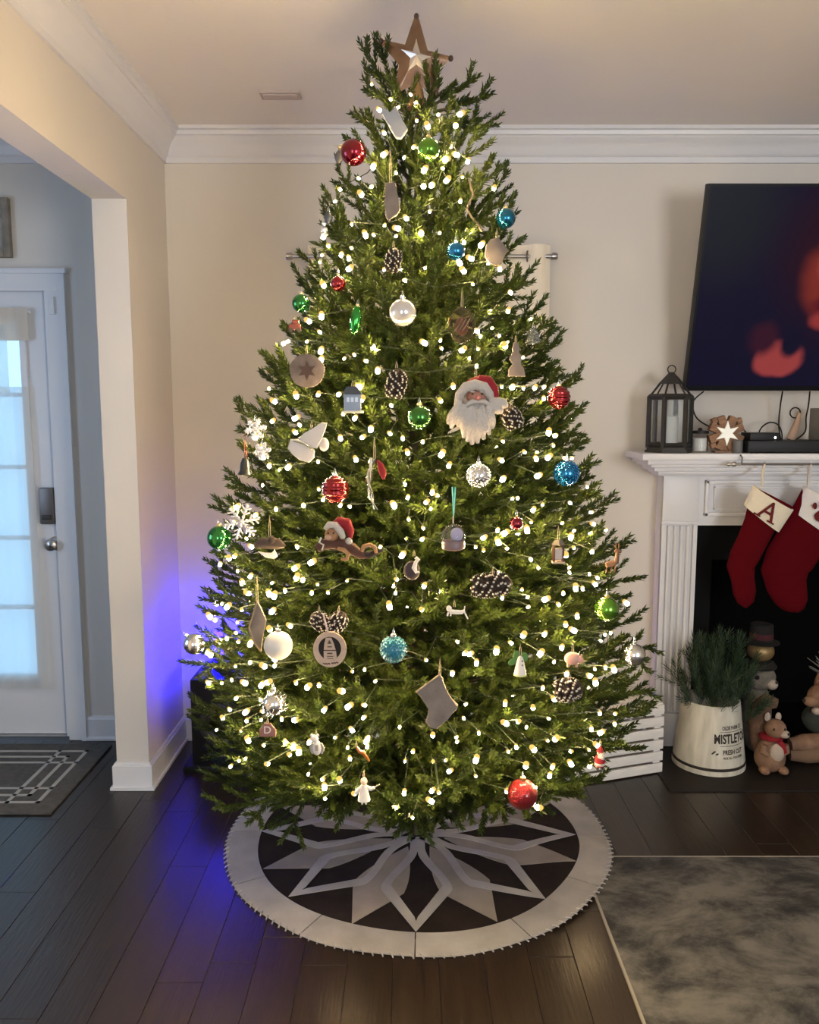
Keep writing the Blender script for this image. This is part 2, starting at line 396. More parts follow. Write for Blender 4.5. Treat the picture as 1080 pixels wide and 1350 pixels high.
# framed picture left of door header
pf = at(2, 300, BY - 0.02)
pic = thing('picture_frame', 'weathered wooden framed picture above the entry door', 'picture', (pf.x - 0.09, BY, pf.z))
fw = mat('weathered_wood', (0.16, 0.14, 0.11), 0.8, col2=(0.26, 0.23, 0.19), nscale=18)
for a, b in (((-0.125, -0.028, -0.125), (-0.095, 0, 0.125)), ((0.095, -0.028, -0.125), (0.125, 0, 0.125)), ((-0.095, -0.028, 0.095), (0.095, 0, 0.125)), ((-0.095, -0.028, -0.125), (0.095, 0, -0.095))):
    MB().b2(a, b, bev=0.003).build('frame_side', fw, pic, smooth=False)
MB().b2((-0.095, -0.012, -0.095), (0.095, -0.004, 0.095)).build('print', mat('print_grey', (0.2, 0.19, 0.17), 0.8, col2=(0.36, 0.34, 0.3), nscale=14), pic, smooth=False)
# door mat
MX = -1.363; MY0, MY1 = 2.946, 3.60; MX0 = -2.62
mat_m = mat('mat_grey', (0.060, 0.058, 0.056), 0.95, col2=(0.085, 0.082, 0.078), nscale=40, bump=0.5, bscale=300)
mline = mat('mat_line', (0.34, 0.33, 0.31), 0.95)
dm = thing('door_mat', 'charcoal door mat with pale interlaced border lines before the entry door', 'mat', ((MX + MX0) / 2, (MY0 + MY1) / 2, 0))
hx, hy = (MX - MX0) / 2, (MY1 - MY0) / 2
MB().b2((-hx, -hy, 0.0005), (hx, hy, 0.010), bev=0.004).build('base', mat_m, dm)
lw = 0.016
def line(a, b): MB().b2((min(a[0], b[0]) - lw / 2, min(a[1], b[1]) - lw / 2, 0.009), (max(a[0], b[0]) + lw / 2, max(a[1], b[1]) + lw / 2, 0.0112)).build('border_line', mline, dm, smooth=False)
o1, o2, o3 = 0.085, 0.145, 0.205
for oy, ox in ((o1, o1), (o2, o2), (o3, o1)):
    line((-hx + ox, -hy + oy), (hx - ox, -hy + oy)); line((-hx + ox, hy - oy), (hx - ox, hy - oy))
for ox, oy in ((o1, o1), (o2, o2), (o3, o1)):
    line((hx - ox, -hy + oy), (hx - ox, hy - oy)); line((-hx + ox, -hy + oy), (-hx + ox, hy - oy))

# ------------------------------------------------------------------ area rug
rug_m = bpy.data.materials.new('rug_marbled'); rug_m.use_nodes = True
nt = rug_m.node_tree; N = nt.nodes; L = nt.links; b = N['Principled BSDF']; b.inputs['Roughness'].default_value = 0.95
tc = N.new('ShaderNodeTexCoord'); mp = N.new('ShaderNodeMapping'); mp.inputs['Scale'].default_value = (1.9, 3.0, 1); mp.inputs['Rotation'].default_value = (0, 0, R(34))
n1 = N.new('ShaderNodeTexNoise'); n1.inputs['Scale'].default_value = 1.6; n1.inputs['Detail'].default_value = 12; n1.inputs['Roughness'].default_value = 0.72; n1.inputs['Distortion'].default_value = 0.35
r1 = N.new('ShaderNodeValToRGB'); e = r1.color_ramp.elements
e[0].position = 0.40; e[0].color = (0.008, 0.0085, 0.010, 1); e[1].position = 0.61; e[1].color = (0.098, 0.097, 0.093, 1)
e2 = e.new(0.51); e2.color = (0.054, 0.054, 0.053, 1); e3 = e.new(0.455); e3.color = (0.026, 0.0265, 0.028, 1)
L.new(tc.outputs['Object'], mp.inputs[0]); L.new(mp.outputs[0], n1.inputs[0]); L.new(n1.outputs[0], r1.inputs[0]); L.new(r1.outputs[0], b.inputs[0])
n2 = N.new('ShaderNodeTexNoise'); n2.inputs['Scale'].default_value = 320; bp = N.new('ShaderNodeBump'); bp.inputs['Strength'].default_value = 0.4; bp.inputs['Distance'].default_value = 0.003
L.new(tc.outputs['Object'], n2.inputs[0]); L.new(n2.outputs[0], bp.inputs['Height']); L.new(bp.outputs[0], b.inputs['Normal'])
rg = thing('area_rug', 'grey marbled area rug with a thin pale bound edge', 'rug', (0.582, 2.648, 0))
MB().b2((0.006, -2.4, 0.0005), (2.5, -0.006, 0.007)).build('pile', rug_m, rg, smooth=False)
bind = mat('rug_binding', (0.20, 0.187, 0.17), 0.9)
MB().b2((0, -2.4, 0.0005), (0.0075, 0, 0.0078)).build('edge_binding', bind, rg, smooth=False)
MB().b2((0.0075, -0.0075, 0.0005), (2.5, 0, 0.0078)).build('edge_binding', bind, rg, smooth=False)

#%%PART2
# ------------------------------------------------------------------ tree skirt
SKX, SKY, SKR = 0.030, 2.805, 0.68
def sm(a, b, x): t = min(1, max(0, (x - a) / (b - a))); return t * t * (3 - 2 * t)
def skz(x, y): return 0.0012 + 0.0085 * sm(0.36, 0.54, x) * sm(2.80, 2.68, y) + 0.0012 * math.sin(9 * x + 4 * y)* sm(0.3,0.6,math.hypot(x-SKX,y-SKY))
def strip(mb, Ls, Rs, off, th=0.0016):
    n = len(Ls); v = []; f = []
    for dz in (off + th, off):
        for p in Ls: v.append((p[0], p[1], skz(p[0] + SKX, p[1] + SKY) + dz + 0.0012))
        for p in Rs: v.append((p[0], p[1], skz(p[0] + SKX, p[1] + SKY) + dz + 0.0012))
    for i in range(n - 1):
        f.append((i, i + 1, n + i + 1, n + i)); a = 2 * n
        f.append((a + i, a + n + i, a + n + i + 1, a + i + 1))
        f.append((i, a + i, a + i + 1, i + 1)); f.append((n + i, n + i + 1, a + n + i + 1, a + n + i))
    f.append((0, n, 3 * n, 2 * n)); f.append((n - 1, 3 * n - 1, 4 * n - 1, 2 * n - 1))
    return mb.add(v, f)
hide_dark = mat('cowhide_dark', (0.010, 0.0075, 0.007), 0.9, spec=0.15, col2=(0.017, 0.0125, 0.0115), nscale=9, bump=0.2, bscale=90)
hide_pale = mat('cowhide_pale', (0.205, 0.202, 0.208), 0.8, col2=(0.28, 0.276, 0.284), nscale=7, bump=0.2, bscale=120, randval=0.08)
hide_tan = mat('cowhide_taupe', (0.16, 0.143, 0.13), 0.8, col2=(0.22, 0.20, 0.183), nscale=7, bump=0.2, bscale=120, randval=0.12)
sk = thing('tree_skirt', 'round patchwork hide tree skirt with a pale compass star on dark brown', 'tree skirt', (SKX, SKY, 0))
def pol(r, a): return (r * math.sin(a), -r * math.cos(a))      # a = 0 points at the camera
g = MB(); NA, NR = 96, 10
vv = [(0, 0, skz(SKX, SKY) + 0.002)]; ff = []
for i in range(1, NR + 1):
    for j in range(NA):
        p = pol(0.60 * i / NR, 2 * math.pi * j / NA); vv.append((p[0], p[1], skz(p[0] + SKX, p[1] + SKY) + 0.002))
for j in range(NA):
    ff.append((0, 1 + j, 1 + (j + 1) % NA))
    for i in range(NR - 1): a = 1 + i * NA; ff.append((a + j, a + NA + j, a + NA + (j + 1) % NA, a + (j + 1) % NA))
g.add(vv, ff).build('ground_panel', hide_dark, sk)
for k in range(8):           # solid petals between the diamonds
    a = 2 * math.pi * (k + 0.5) / 8 + 0.03; Ls = []; Rs = []
    for i in range(15):
        t = i / 14; r = 0.10 + (0.568 - 0.10) * t
        wd = 0.088 * (1 - abs((r - 0.37) / (0.27 if r < 0.37 else 0.198)) ** (1.0 if r > 0.37 else 1.6)) if r > 0.10 else 0; wd = max(wd, 0.0008)
        ca, sa = math.cos(a), math.sin(a); p = pol(r, a)
        Ls.append((p[0] + wd * ca, p[1] + wd * sa)); Rs.append((p[0] - wd * ca, p[1] - wd * sa))
    strip(MB(), Ls, Rs, 0.0022).build('petal', hide_tan, sk, smooth=False)
for k in range(8):           # diamond outlines
    a = 2 * math.pi * k / 8 - 0.02; ca, sa = math.cos(a), math.sin(a)
    def wo(r):
        if r < 0.35: return 0.026 + (0.118 - 0.026) * sm(0.10, 0.37, r)
        return max(0.0, 0.118 * (0.570 - r) / 0.22)
    def wi(r):
        if r < 0.13 or r > 0.51: return 0.0
        if r < 0.34: return max(0, 0.086 * sm(0.12, 0.36, r) * 1.0)
        return max(0.0, 0.080 * (0.51 - r) / 0.17)
    mb = MB()
    for sgn in (-1, 1):
        Ls = []; Rs = []
        for i in range(24):
            r = 0.03 + (0.569 - 0.03) * i / 23; p = pol(r, a); A = wo(r) * sgn; B = wi(r) * sgn
            Ls.append((p[0] + A * ca, p[1] + A * sa)); Rs.append((p[0] + B * ca, p[1] + B * sa))
        strip(mb, Ls, Rs, 0.0036)
    mb.build('diamond_outline', hide_pale, sk, smooth=False)
for k in range(12):          # outer ring in panels
    a0 = 2 * math.pi * (k + 0.5) / 12 + 0.003 + 0.24; a1 = 2 * math.pi * (k + 1.5) / 12 - 0.003 + 0.24; Ls = []; Rs = []
    for i in range(13):
        a = a0 + (a1 - a0) * i / 12
        Ls.append(pol(0.572 + 0.004 * math.sin(5 * a), a)); Rs.append(pol(SKR + 0.003 * math.sin(11 * a), a))
    strip(MB(), Ls, Rs, 0.0018).build('border_panel', hide_pale, sk, smooth=False)
st = MB()
for k in range(150):
    a = 2 * math.pi * k / 150; p = pol(SKR - 0.010, a); q2 = pol(SKR + 0.007, a + 0.016)
    z0 = skz(p[0] + SKX, p[1] + SKY); z1 = skz(q2[0] + SKX, q2[1] + SKY)
    st.tube([(p[0], p[1], z0 + 0.0048), ((p[0] + q2[0]) / 2, (p[1] + q2[1]) / 2, z0 + 0.0062), (q2[0], q2[1], z1 + 0.003)], 0.0026, 5)
so = st.build('stitching', hide_pale, sk); so['kind'] = 'stuff'

# ------------------------------------------------------------------ the tree: profile fitted to the real tree's outline
TX, TY0, LEAN = 0.027, 2.70, 0.062
def tcy(z): return TY0 - LEAN * z
PROF_PX = [(96, 530, 590), (110, 500, 625), (150, 482, 648), (200, 448, 662), (250, 424, 668), (300, 405, 686), (350, 393, 700), (400, 378, 715), (450, 352, 738), (500, 328, 746), (550, 312, 772), (600, 308, 792), (650, 290, 802), (700, 270, 820), (750, 257, 830), (800, 250, 842), (850, 246, 844), (900, 252, 840), (950, 264, 830), (1000, 280, 815), (1025, 310, 790)]
ZT = []; RT = []
for (py, l, r_) in PROF_PX:
    z = 1.5
    for _ in range(8): z = at(540, py, tcy(z)).z
    P = Vector((0, tcy(z), z)); hw = (r_ - l) / 2 * mpp(P); dd = P.y
    ZT.append(z); RT.append(hw / math.sqrt(1 + (hw / dd) ** 2))
ZT = np.array(ZT[::-1]); RT = np.array(RT[::-1])
ZTOP = float(ZT[-1]); ZBOT = float(ZT[0])
def TR(z):
    if z < ZBOT: return max(0.30, RT[0] - (ZBOT - z) * 1.2)
    if z > ZTOP: return max(0.01, RT[-1] - (z - ZTOP) * 0.7)
    return float(np.interp(z, ZT, RT))
def surf(px, py, k=1.0):
    d = ray(px, py); best = None
    t = 1.4
    while t < 3.6:
        p = d * t; z = CAMZ + p.z
        e = math.hypot(p.x - TX, p.y - tcy(z)) - k * TR(z)
        if best is None or e < best[0]: best = (e, t)
        if e <= 0: break
        t += 0.006
    t = best[1]; return Vector((d.x * t, d.y * t, CAMZ + d.z * t))

needle_m = mat('fir_needles', (0.015, 0.031, 0.006), 0.5, col2=(0.060, 0.087, 0.0115), nscale=6, translucent=0.38, randval=0.25, spec=0.35)
stem_m = mat('fir_stem', (0.045, 0.040, 0.022), 0.85)
trunk_m = mat('tree_trunk', (0.05, 0.038, 0.025), 0.9, bump=0.5, bscale=40)
tree = thing('christmas_tree', 'tall full artificial fir christmas tree covered in lights and ornaments', 'tree', (TX, TY0, 0))
MB().tube([(0, SKY - TY0, 0.010), (0, SKY - TY0 - 0.01, 0.12), (0, 0.03, 0.30)] + [(0, -LEAN * z, z) for z in (0.6, 1.2, 1.8, ZTOP - 0.02)], [0.022, 0.022, 0.022, 0.022, 0.020, 0.016, 0.010], 12).build('trunk', trunk_m, tree)
def twig_needles(rs, p0, p1, nl, nw, spacing, V, Fc):
    """flat diamond needles spiralling round a twig"""
    p0 = np.array(p0, float); p1 = np.array(p1, float); ax = p1 - p0; ln = np.linalg.norm(ax); ax = ax / ln
    n = max(4, int(ln / spacing)); t = (np.arange(n) + rs.rand(n) * 0.6) / n; t = np.clip(t, 0, 1)
    a = np.cross(ax, [0, 0, 1.0]); 
    if np.linalg.norm(a) < 1e-3: a = np.cross(ax, [0, 1.0, 0])
    a /= np.linalg.norm(a); b = np.cross(ax, a)
    th = np.arange(n) * 2.399 + rs.rand() * 6; tilt = np.where(t > 0.93, 0.30, 0.60) + rs.uniform(-0.12, 0.12, n)
    rad = np.cos(th)[:, None] * a + np.sin(th)[:, None] * b
    dr = ax * np.cos(tilt)[:, None] + rad * np.sin(tilt)[:, None]
    l = nl * rs.uniform(0.8, 1.12, n) * np.where(t > 0.93, 0.8, 1.0)
    base = p0 + ax * (t * ln)[:, None]; side = np.cross(dr, rad); side /= (np.linalg.norm(side, axis=1)[:, None] + 1e-9)
    w2 = nw / 2
    m = base + dr * (l * 0.45)[:, None]; tip = base + dr * l[:, None]
    q = np.stack([base, m - side * w2, tip, m + side * w2], 1).reshape(-1, 3)
    o = sum(len(x) for x in V); V.append(q)
    Fc.append(np.arange(4 * n).reshape(-1, 4) + o)

def mesh_np(name, V, Fc, m):
    V = np.concatenate(V); Fc = np.concatenate(Fc)
    me = bpy.data.meshes.new(name); me.vertices.add(len(V)); me.vertices.foreach_set('co', V.ravel())
    me.loops.add(Fc.size); me.loops.foreach_set('vertex_index', Fc.ravel().astype(np.int32))
    me.polygons.add(len(Fc)); me.polygons.foreach_set('loop_start', np.arange(0, Fc.size, 4, dtype=np.int32))
    me.materials.append(m); me.update(calc_edges=True); me.validate()
    return me
def stem_mesh(name, segs, m):
    mb = MB()
    for p0, p1, r0, r1 in segs: mb.tube([p0, p1], [r0, r1], 4)
    me = bpy.data.meshes.new(name); me.from_pydata(mb.v, [], mb.f); me.materials.append(m); return me

def make_branch(seed, Ln):
    rs = np.random.RandomState(seed); V = []; Fc = []; segs = []
    def P(t): return np.array([Ln * t, 0.02 * Ln * math.sin(5 * t + seed), 0.09 * Ln * t * t])
    ks = 8
    for i in range(ks): segs.append((P(i / ks), P((i + 1) / ks), 0.0045 * (1 - 0.75 * i / ks), 0.0045 * (1 - 0.75 * (i + 1) / ks)))
    t0 = 0.30 if Ln > 0.4 else 0.18
    for i in range(8):
        a = t0 + (1 - t0) * i / 8; twig_needles(rs, P(a), P(t0 + (1 - t0) * (i + 1) / 8), 0.0235, 0.0075, 0.0021, V, Fc)
    s = t0 * Ln; side = 0
    while s < Ln * 0.985:
        t = s / Ln; base = P(t); rem = Ln - s
        l = min(0.175, 0.055 + 0.42 * rem) * rs.uniform(0.72, 1.15)
        roll = [0.15, math.pi - 0.15, 0.75, math.pi - 0.75, -0.55, math.pi + 0.55, math.pi / 2][side % 7] + rs.uniform(-0.35, 0.35); side += 1
        sp = R(rs.uniform(34, 52))
        dv = np.array([math.cos(sp), math.sin(sp) * math.cos(roll), math.sin(sp) * math.sin(roll) + 0.10]); dv /= np.linalg.norm(dv)
        mid = base + dv * l * 0.55; dv2 = dv + np.array([0.28, 0, 0.12]); dv2 /= np.linalg.norm(dv2); end = mid + dv2 * l * 0.45
        segs.append((base, mid, 0.0022, 0.0018)); segs.append((mid, end, 0.0018, 0.001))
        twig_needles(rs, base, mid, 0.0235, 0.0075, 0.0021, V, Fc); twig_needles(rs, mid, end, 0.0220, 0.0075, 0.0020, V, Fc)
        if l > 0.10:
            for sg in (-1, 1):
                if rs.rand() < 0.55:
                    sb = base + dv * l * rs.uniform(0.3, 0.55); nv = np.cross(dv, [0, 0, 1.0]); nv /= np.linalg.norm(nv)
                    d3 = dv * 0.78 + nv * sg * 0.6 + np.array([0, 0, 0.12]); d3 /= np.linalg.norm(d3); e3 = sb + d3 * l * rs.uniform(0.36, 0.52)
                    segs.append((sb, e3, 0.0016, 0.001)); twig_needles(rs, sb, e3, 0.0215, 0.0075, 0.0020, V, Fc)
        s += 0.041 + 0.008 * rs.rand()
    return stem_mesh('branch', segs, stem_m), mesh_np('needles', V, Fc, needle_m)
LENS = [0.14, 0.22, 0.31, 0.40, 0.50, 0.60, 0.70, 0.80]
BR = {}
def branch_mesh(Ln, v):
    i = min(range(len(LENS)), key=lambda k: abs(math.log(LENS[k] / Ln))); key = (i, v)
    if key not in BR: BR[key] = make_branch(100 * i + v, LENS[i])
    return BR[key], Ln / LENS[i]
def add_branch(base, tip, v, roll=0.0, nk=1):
    dv = tip - base; Ln = dv.length; (sm_, nm), sc = branch_mesh(Ln, v)
    ph = math.atan2(dv.y, dv.x); el = math.atan2(dv.z, math.hypot(dv.x, dv.y)) - 0.09
    o = bpy.data.objects.new('branch', sm_); COL.objects.link(o); o.parent = tree
    o.location = base - Vector((TX, TY0, 0)); 
    o.rotation_euler = (Matrix.Rotation(ph, 3, 'Z') @ Matrix.Rotation(-el, 3, 'Y') @ Matrix.Rotation(roll, 3, 'X')).to_euler()
    o.scale = (sc, sc, sc)
    c = bpy.data.objects.new('needles', nm); COL.objects.link(c); c.parent = o; c['kind'] = 'stuff'
    return o
rng = random.Random(11)
tips = []
z = ZBOT + 0.02; row = 0
while z < ZTOP - 0.02:
    Rz = TR(z); step = 0.088 if z < 1.7 else 0.078
    n = max(5, int(2 * math.pi * Rz / 0.185)); off = rng.random() * 6.283
    for j in range(n):
        a = off + 2 * math.pi * (j + rng.uniform(-0.25, 0.25)) / n      # direction; front is -Y
        fr = -math.sin(a)
        if fr < -0.35 and rng.random() < 0.45: continue
        zt = z + rng.uniform(-0.035, 0.035)
        zmin = ZBOT + 0.20 * max(0, fr)
        if zt < zmin: 
            if rng.random() < 0.45: continue
            zt = zmin + rng.uniform(0, 0.10)
        rr = TR(zt) * (rng.uniform(0.84, 0.97) if fr > 0.55 else rng.uniform(0.88, 1.05))
        tips.append((a, zt, rr))
    z += step; row += 1
def wallclip(a, zt, rr):
    cy = tcy(zt); lim = BY - 0.085 - cy
    if math.sin(a) > 0.05: rr = min(rr, lim / math.sin(a))
    return rr
for i, (a, zt, rr) in enumerate(tips):
    rr = wallclip(a, zt, rr)
    el = R(14) + R(42) * max(0, (zt - 1.0) / (ZTOP - 1.0)) ** 1.3 if zt > 1.0 else R(14) - R(10) * (1.0 - zt)
    zb = zt - rr * math.tan(el); zb = max(0.20, min(zb, ZTOP - 0.12))
    base = Vector((TX + 0.015 * math.cos(a), tcy(zb) + 0.015 * math.sin(a), zb))
    tip = Vector((TX + rr * math.cos(a), tcy(zt) + rr * math.sin(a), zt))
    add_branch(base, tip, i % 3, rng.uniform(-0.5, 0.5))
NBR = len(tips)
# low front sprays hanging over the skirt, the leader sprigs beside the star
def spray(px, py, k, base_z):
    P = surf(px, py, k); add_branch(Vector((TX, tcy(base_z), base_z)), P, rng.randrange(3), rng.uniform(-0.5, 0.5))
for (px, py, k) in ((545, 1078, 0.78), (505, 1062, 0.72), (590, 1058, 0.70), (640, 1040, 0.74), (430, 1048, 0.82), (385, 1030, 0.88), (700, 1040, 0.86), (760, 1045, 0.95), (470, 1040, 0.66), (318, 1018, 0.95), (560, 1035, 0.62), (725, 1058, 0.9), (525, 1068, 0.60), (565, 1072, 0.58), (545, 1050, 0.5), (500, 1045, 0.58), (600, 1048, 0.60), (620, 1062, 0.74), (480, 1060, 0.74), (540, 1085, 0.66), (575, 1050, 0.45), (520, 1050, 0.45), (548, 1098, 0.42), (528, 1090, 0.40), (568, 1092, 0.40), (552, 1080, 0.30), (540, 1104, 0.34), (560, 1100, 0.30), (515, 1078, 0.5), (585, 1078, 0.5)): spray(px, py, k, 0.34)
def free_branch(p0, p1, v): add_branch(p0, p1, v, 0.4)
yt = tcy(2.5)
for (a, b) in (((492, 118), (474, 52)), ((498, 130), (480, 104)), ((604, 122), (622, 104)), ((612, 130), (640, 126)), ((620, 150), (655, 165))):
    free_branch(at(a[0] * 0.35 + 550 * 0.65, a[1] + 18, yt + 0.01), at(b[0], b[1], yt + 0.03), 1)
# denser dark foliage inside the crown: one joined mass of short sprigs
rs = np.random.RandomState(7); V = []; Fc = []
for i in range(900):
    zz = ZBOT + 0.06 + (ZTOP - ZBOT - 0.12) * (1 - math.sqrt(1 - rs.rand() * 0.97)); a = rs.rand() * 6.283; rr = TR(zz) * rs.uniform(0.28, 0.66)
    if math.sin(a) > 0.05: rr = min(rr, 0.5 / math.sin(a))
    b = np.array([rr * math.cos(a), -LEAN * zz + rr * math.sin(a), zz]); l = rs.uniform(0.08, 0.15)
    dv = np.array([math.cos(a) + rs.uniform(-0.7, 0.7), math.sin(a) + rs.uniform(-0.7, 0.7), rs.uniform(-0.4, 0.8)]); dv /= np.linalg.norm(dv)
    twig_needles(rs, b, b + dv * l, 0.025, 0.0080, 0.0026, V, Fc)
inn = bpy.data.objects.new('inner_sprigs', mesh_np('inner_sprigs', V, Fc, needle_m)); COL.objects.link(inn); inn.parent = tree; inn['kind'] = 'stuff'

# ------------------------------------------------------------------ light strings (bulb places read off the photo, each on the crown's surface)
TILES = [
 (400, 100, 300 / 1080, "325,40 415,113 510,90 533,128 538,213 385,272 380,375 478,388 332,432 263,487 275,562 322,527 150,597 405,517 440,462 570,525 608,520 680,497 663,440 573,450 700,335 728,375 673,400 780,408 743,183 723,237 590,240 523,340 600,645 490,678 385,710 230,705 905,535 745,597 755,480 450,150 175,540 640,185"),
 (360, 280, 200 / 1080, "560,100 795,100 890,115 950,45 660,165 717,162 1055,152 875,170 395,240 560,255 540,330 350,305 485,305 540,403 790,410 940,485 360,520 345,745 335,855 105,920 75,935 240,920 340,990 340,1055 725,960 665,1060 580,1015 255,775 1080,930"),
 (540, 280, 220 / 1080, "135,10 75,137 195,135 395,125 353,195 463,213 400,300 510,333 585,370 325,330 350,380 410,465 520,640 638,640 440,770 460,805 580,800 620,865 100,845 200,830 208,882 340,893 735,940 535,750 655,520 445,885"),
 (300, 460, 200 / 1080, "665,75 670,20 295,285 335,375 490,335 645,325 790,325 990,95 1070,158 940,270 955,360 905,495 825,463 480,495 515,543 485,597 320,515 200,560 805,640 960,630 1020,575 605,770 370,862 430,845 250,972 650,1000 680,1075 915,790 645,805 200,630 245,705 255,770 830,70 910,40 297,835"),
 (470, 460, 200 / 1080, "250,405 600,370 690,270 1035,270 750,12 240,605 472,663 605,755 658,833 365,740 330,640 1045,660 1035,795 1040,930 540,1025 575,1045 365,1060 925,575 855,125"),
 (630, 460, 200 / 1080, "320,65 325,280 405,278 470,272 165,270 245,275 470,355 505,600 550,620 185,660 172,795 178,930 425,905 500,775 417,785 670,780 285,1065 333,735 540,690 780,985 620,780"),
 (240, 640, 200 / 1080, "575,10 975,28 995,108 865,145 670,172 520,215 390,158 460,380 495,437 375,505 270,565 335,520 820,440 918,550 803,590 815,658 860,675 485,650 640,695 470,768 655,790 620,775 735,752 283,845 320,865 425,885 235,960 200,935 395,975 640,900 625,1025 385,1050 770,1000 965,705 923,768 1040,765 430,700 395,612"),
 (430, 640, 200 / 1080, "100,145 170,152 485,145 580,93 755,55 790,75 713,120 745,168 588,243 692,305 570,380 682,385 540,500 502,670 480,718 495,768 697,718 452,865 680,885 150,678 1065,440 385,440"),
 (620, 640, 240 / 1080, "283,78 250,80 430,115 373,148 595,105 716,160 732,230 712,285 362,218 338,268 163,268 202,285 78,312 168,340 80,385 220,375 615,270 597,310 615,370 568,415 545,225 723,395 360,440 405,490 587,487 590,518 707,528 743,588 757,550 627,612 668,615 168,520 190,668 168,630 307,618 340,665 343,722 552,643 525,708 443,677 567,828 617,862 833,877 800,887 930,700 635,780 440,885 315,890"),
 (240, 820, 200 / 1080, "270,140 320,120 400,140 485,158 205,235 180,220 380,315 485,290 660,265 660,312 585,315 610,430 450,437 355,415 190,437 283,437 565,452 560,555 812,433 893,465 975,455 1010,630 385,545 340,625 450,645 573,637 290,685 562,700 710,695 803,698 245,770 418,775 472,845 582,880 450,975 405,990 345,1030 610,1010 790,890 830,930 765,945 905,860 735,860 898,1085 1000,1120 1015,1180 1020,1260 460,705"),
 (420, 820, 220 / 1061, "215,315 293,305 360,378 150,440 15,405 187,540 295,530 40,560 215,690 105,735 185,800 305,760 315,735 515,670 685,243 850,330 960,205 930,200 885,128 935,525 925,615 727,722 875,735 880,762 1020,708 727,888 810,880 830,950 1000,880 1000,980 25,1000 135,1008 40,1125 545,1090 495,1182 720,1075 765,1085 717,1140 598,1245 228,1093 600,825 550,885 285,610 310,795 200,870"),
 (620, 820, 240 / 1080, "568,18 617,50 440,92 315,85 245,127 155,178 37,247 415,190 497,238 543,155 572,312 775,112 800,75 833,68 803,272 855,285 740,280 713,320 430,395 500,460 207,487 373,510 467,575 213,603 285,592 333,625 50,660 770,545 860,545 860,610 720,640 772,658 275,745 378,757 460,705 505,695 597,768 705,760 757,735 227,770 33,825 35,915 330,855 487,862 470,915 600,845 388,985 218,1005 400,1100 745,365"),
]
pts = []
for (x0, y0, s, txt) in TILES:
    for t in txt.split():
        a, b = t.split(','); p = (x0 + float(a) * s, y0 + float(b) * s)
        if all(math.hypot(p[0] - q[0], p[1] - q[1]) > 5 for q in pts): pts.append(p)
rng = random.Random(5)
bulbs = [surf(px, py, rng.uniform(0.91, 1.0)) for px, py in pts]
for i in range(95):      # the rest of the strings, round the sides and back and deeper in
    zz = ZBOT + 0.05 + (ZTOP - ZBOT - 0.1) * (1 - math.sqrt(rng.random())); a = rng.uniform(-0.15, math.pi + 0.15) if i % 2 else rng.random() * 6.283
    rr = wallclip(a, zz, TR(zz) * (rng.uniform(0.85, 0.98) if i % 2 else rng.uniform(0.45, 0.7)))
    bulbs.append(Vector((TX + rr * math.cos(a), tcy(zz) + rr * math.sin(a), zz)))
def emis(name, c, st):
    m = bpy.data.materials.new(name); m.use_nodes = True; nt = m.node_tree; nt.nodes.remove(nt.nodes['Principled BSDF']); em = nt.nodes.new('ShaderNodeEmission')
    em.inputs[0].default_value = (*c, 1); em.inputs[1].default_value = st; nt.links.new(em.outputs[0], nt.nodes['Material Output'].inputs[0]); return m
bulb_m = emis('warm_bulb', (1.0, 0.69, 0.33), BULB_STRENGTH); halo_m = emis('warm_bulb_halo', (1.0, 0.62, 0.16), 1.1)  # dim yellow collar stands in for the warm halo round each bulb
wire_m = mat('green_wire', (0.012, 0.022, 0.010), 0.6)
bme_ = MB().lathe([(0.0, -0.0060), (0.0040, -0.0050), (0.0054, -0.001), (0.0050, 0.003), (0.0036, 0.0060), (0, 0.0070)], 8)
bme_.lathe([(0.0036, 0.0061), (0.0066, 0.0066), (0.0058, 0.0098), (0.0030, 0.0130), (0, 0.0135)], 8, mi=1)
bme = bme_.build('bulb', [bulb_m, halo_m])
bmesh_data = bme.data; bpy.data.objects.remove(bme)
bands = [(2.02, 9, 'warm white light string wound round the top of the tree under the star'),
         (1.62, 2.02, 'warm white light string round the upper part of the tree, at the curtain rod'),
         (1.22, 1.62, 'warm white light string round the middle of the tree, level with the santa ornament'),
         (0.86, 1.22, 'warm white light string round the lower middle of the tree, level with the white mantel'),
         (-1, 0.86, 'warm white light string round the lowest branches above the tree skirt')]
for (za, zb, lab) in bands:
    bs = [p for p in bulbs if za <= p.z < zb]
    cz = max(za, 0.3); root = thing('light_string', lab, 'string lights', (TX, tcy(cz), cz), 'light strings on the christmas tree')
    off = Vector((TX, tcy(cz), cz))
    rows = {}
    for p in bs: rows.setdefault(int(p.z / 0.11), []).append(p)
    path = []
    for i, k in enumerate(sorted(rows)):
        q = sorted(rows[k], key=lambda p: math.atan2(p.y - tcy(p.z), p.x - TX)); path += q if i % 2 == 0 else q[::-1]
    wp = []
    for i, p in enumerate(path):
        wp.append(p - off + Vector((0, 0, 0.006)))
        if i + 1 < len(path):
            m = (p + path[i + 1]) / 2; c = Vector((TX, tcy(m.z), m.z)); dd = m - c
            if dd.length > 0.02: m = c + dd.normalized() * min(dd.length, TR(m.z) * 0.80)
            wp.append(m - off + Vector((rng.uniform(-.01, .01), rng.uniform(-.01, .01), rng.uniform(-0.02, 0.01))))
    MB().tube(wp, 0.0013, 4).build('wire', wire_m, root)
    for p in bs:
        o = bpy.data.objects.new('bulb', bmesh_data); COL.objects.link(o); o.parent = root; o.location = p - off
        o.rotation_euler = (rng.uniform(-1.1, 1.1), rng.uniform(-1.1, 1.1), rng.random() * 6); s = rng.choice((0.58, 0.75, 0.95, 1.22)); o.scale = (s, s, s)
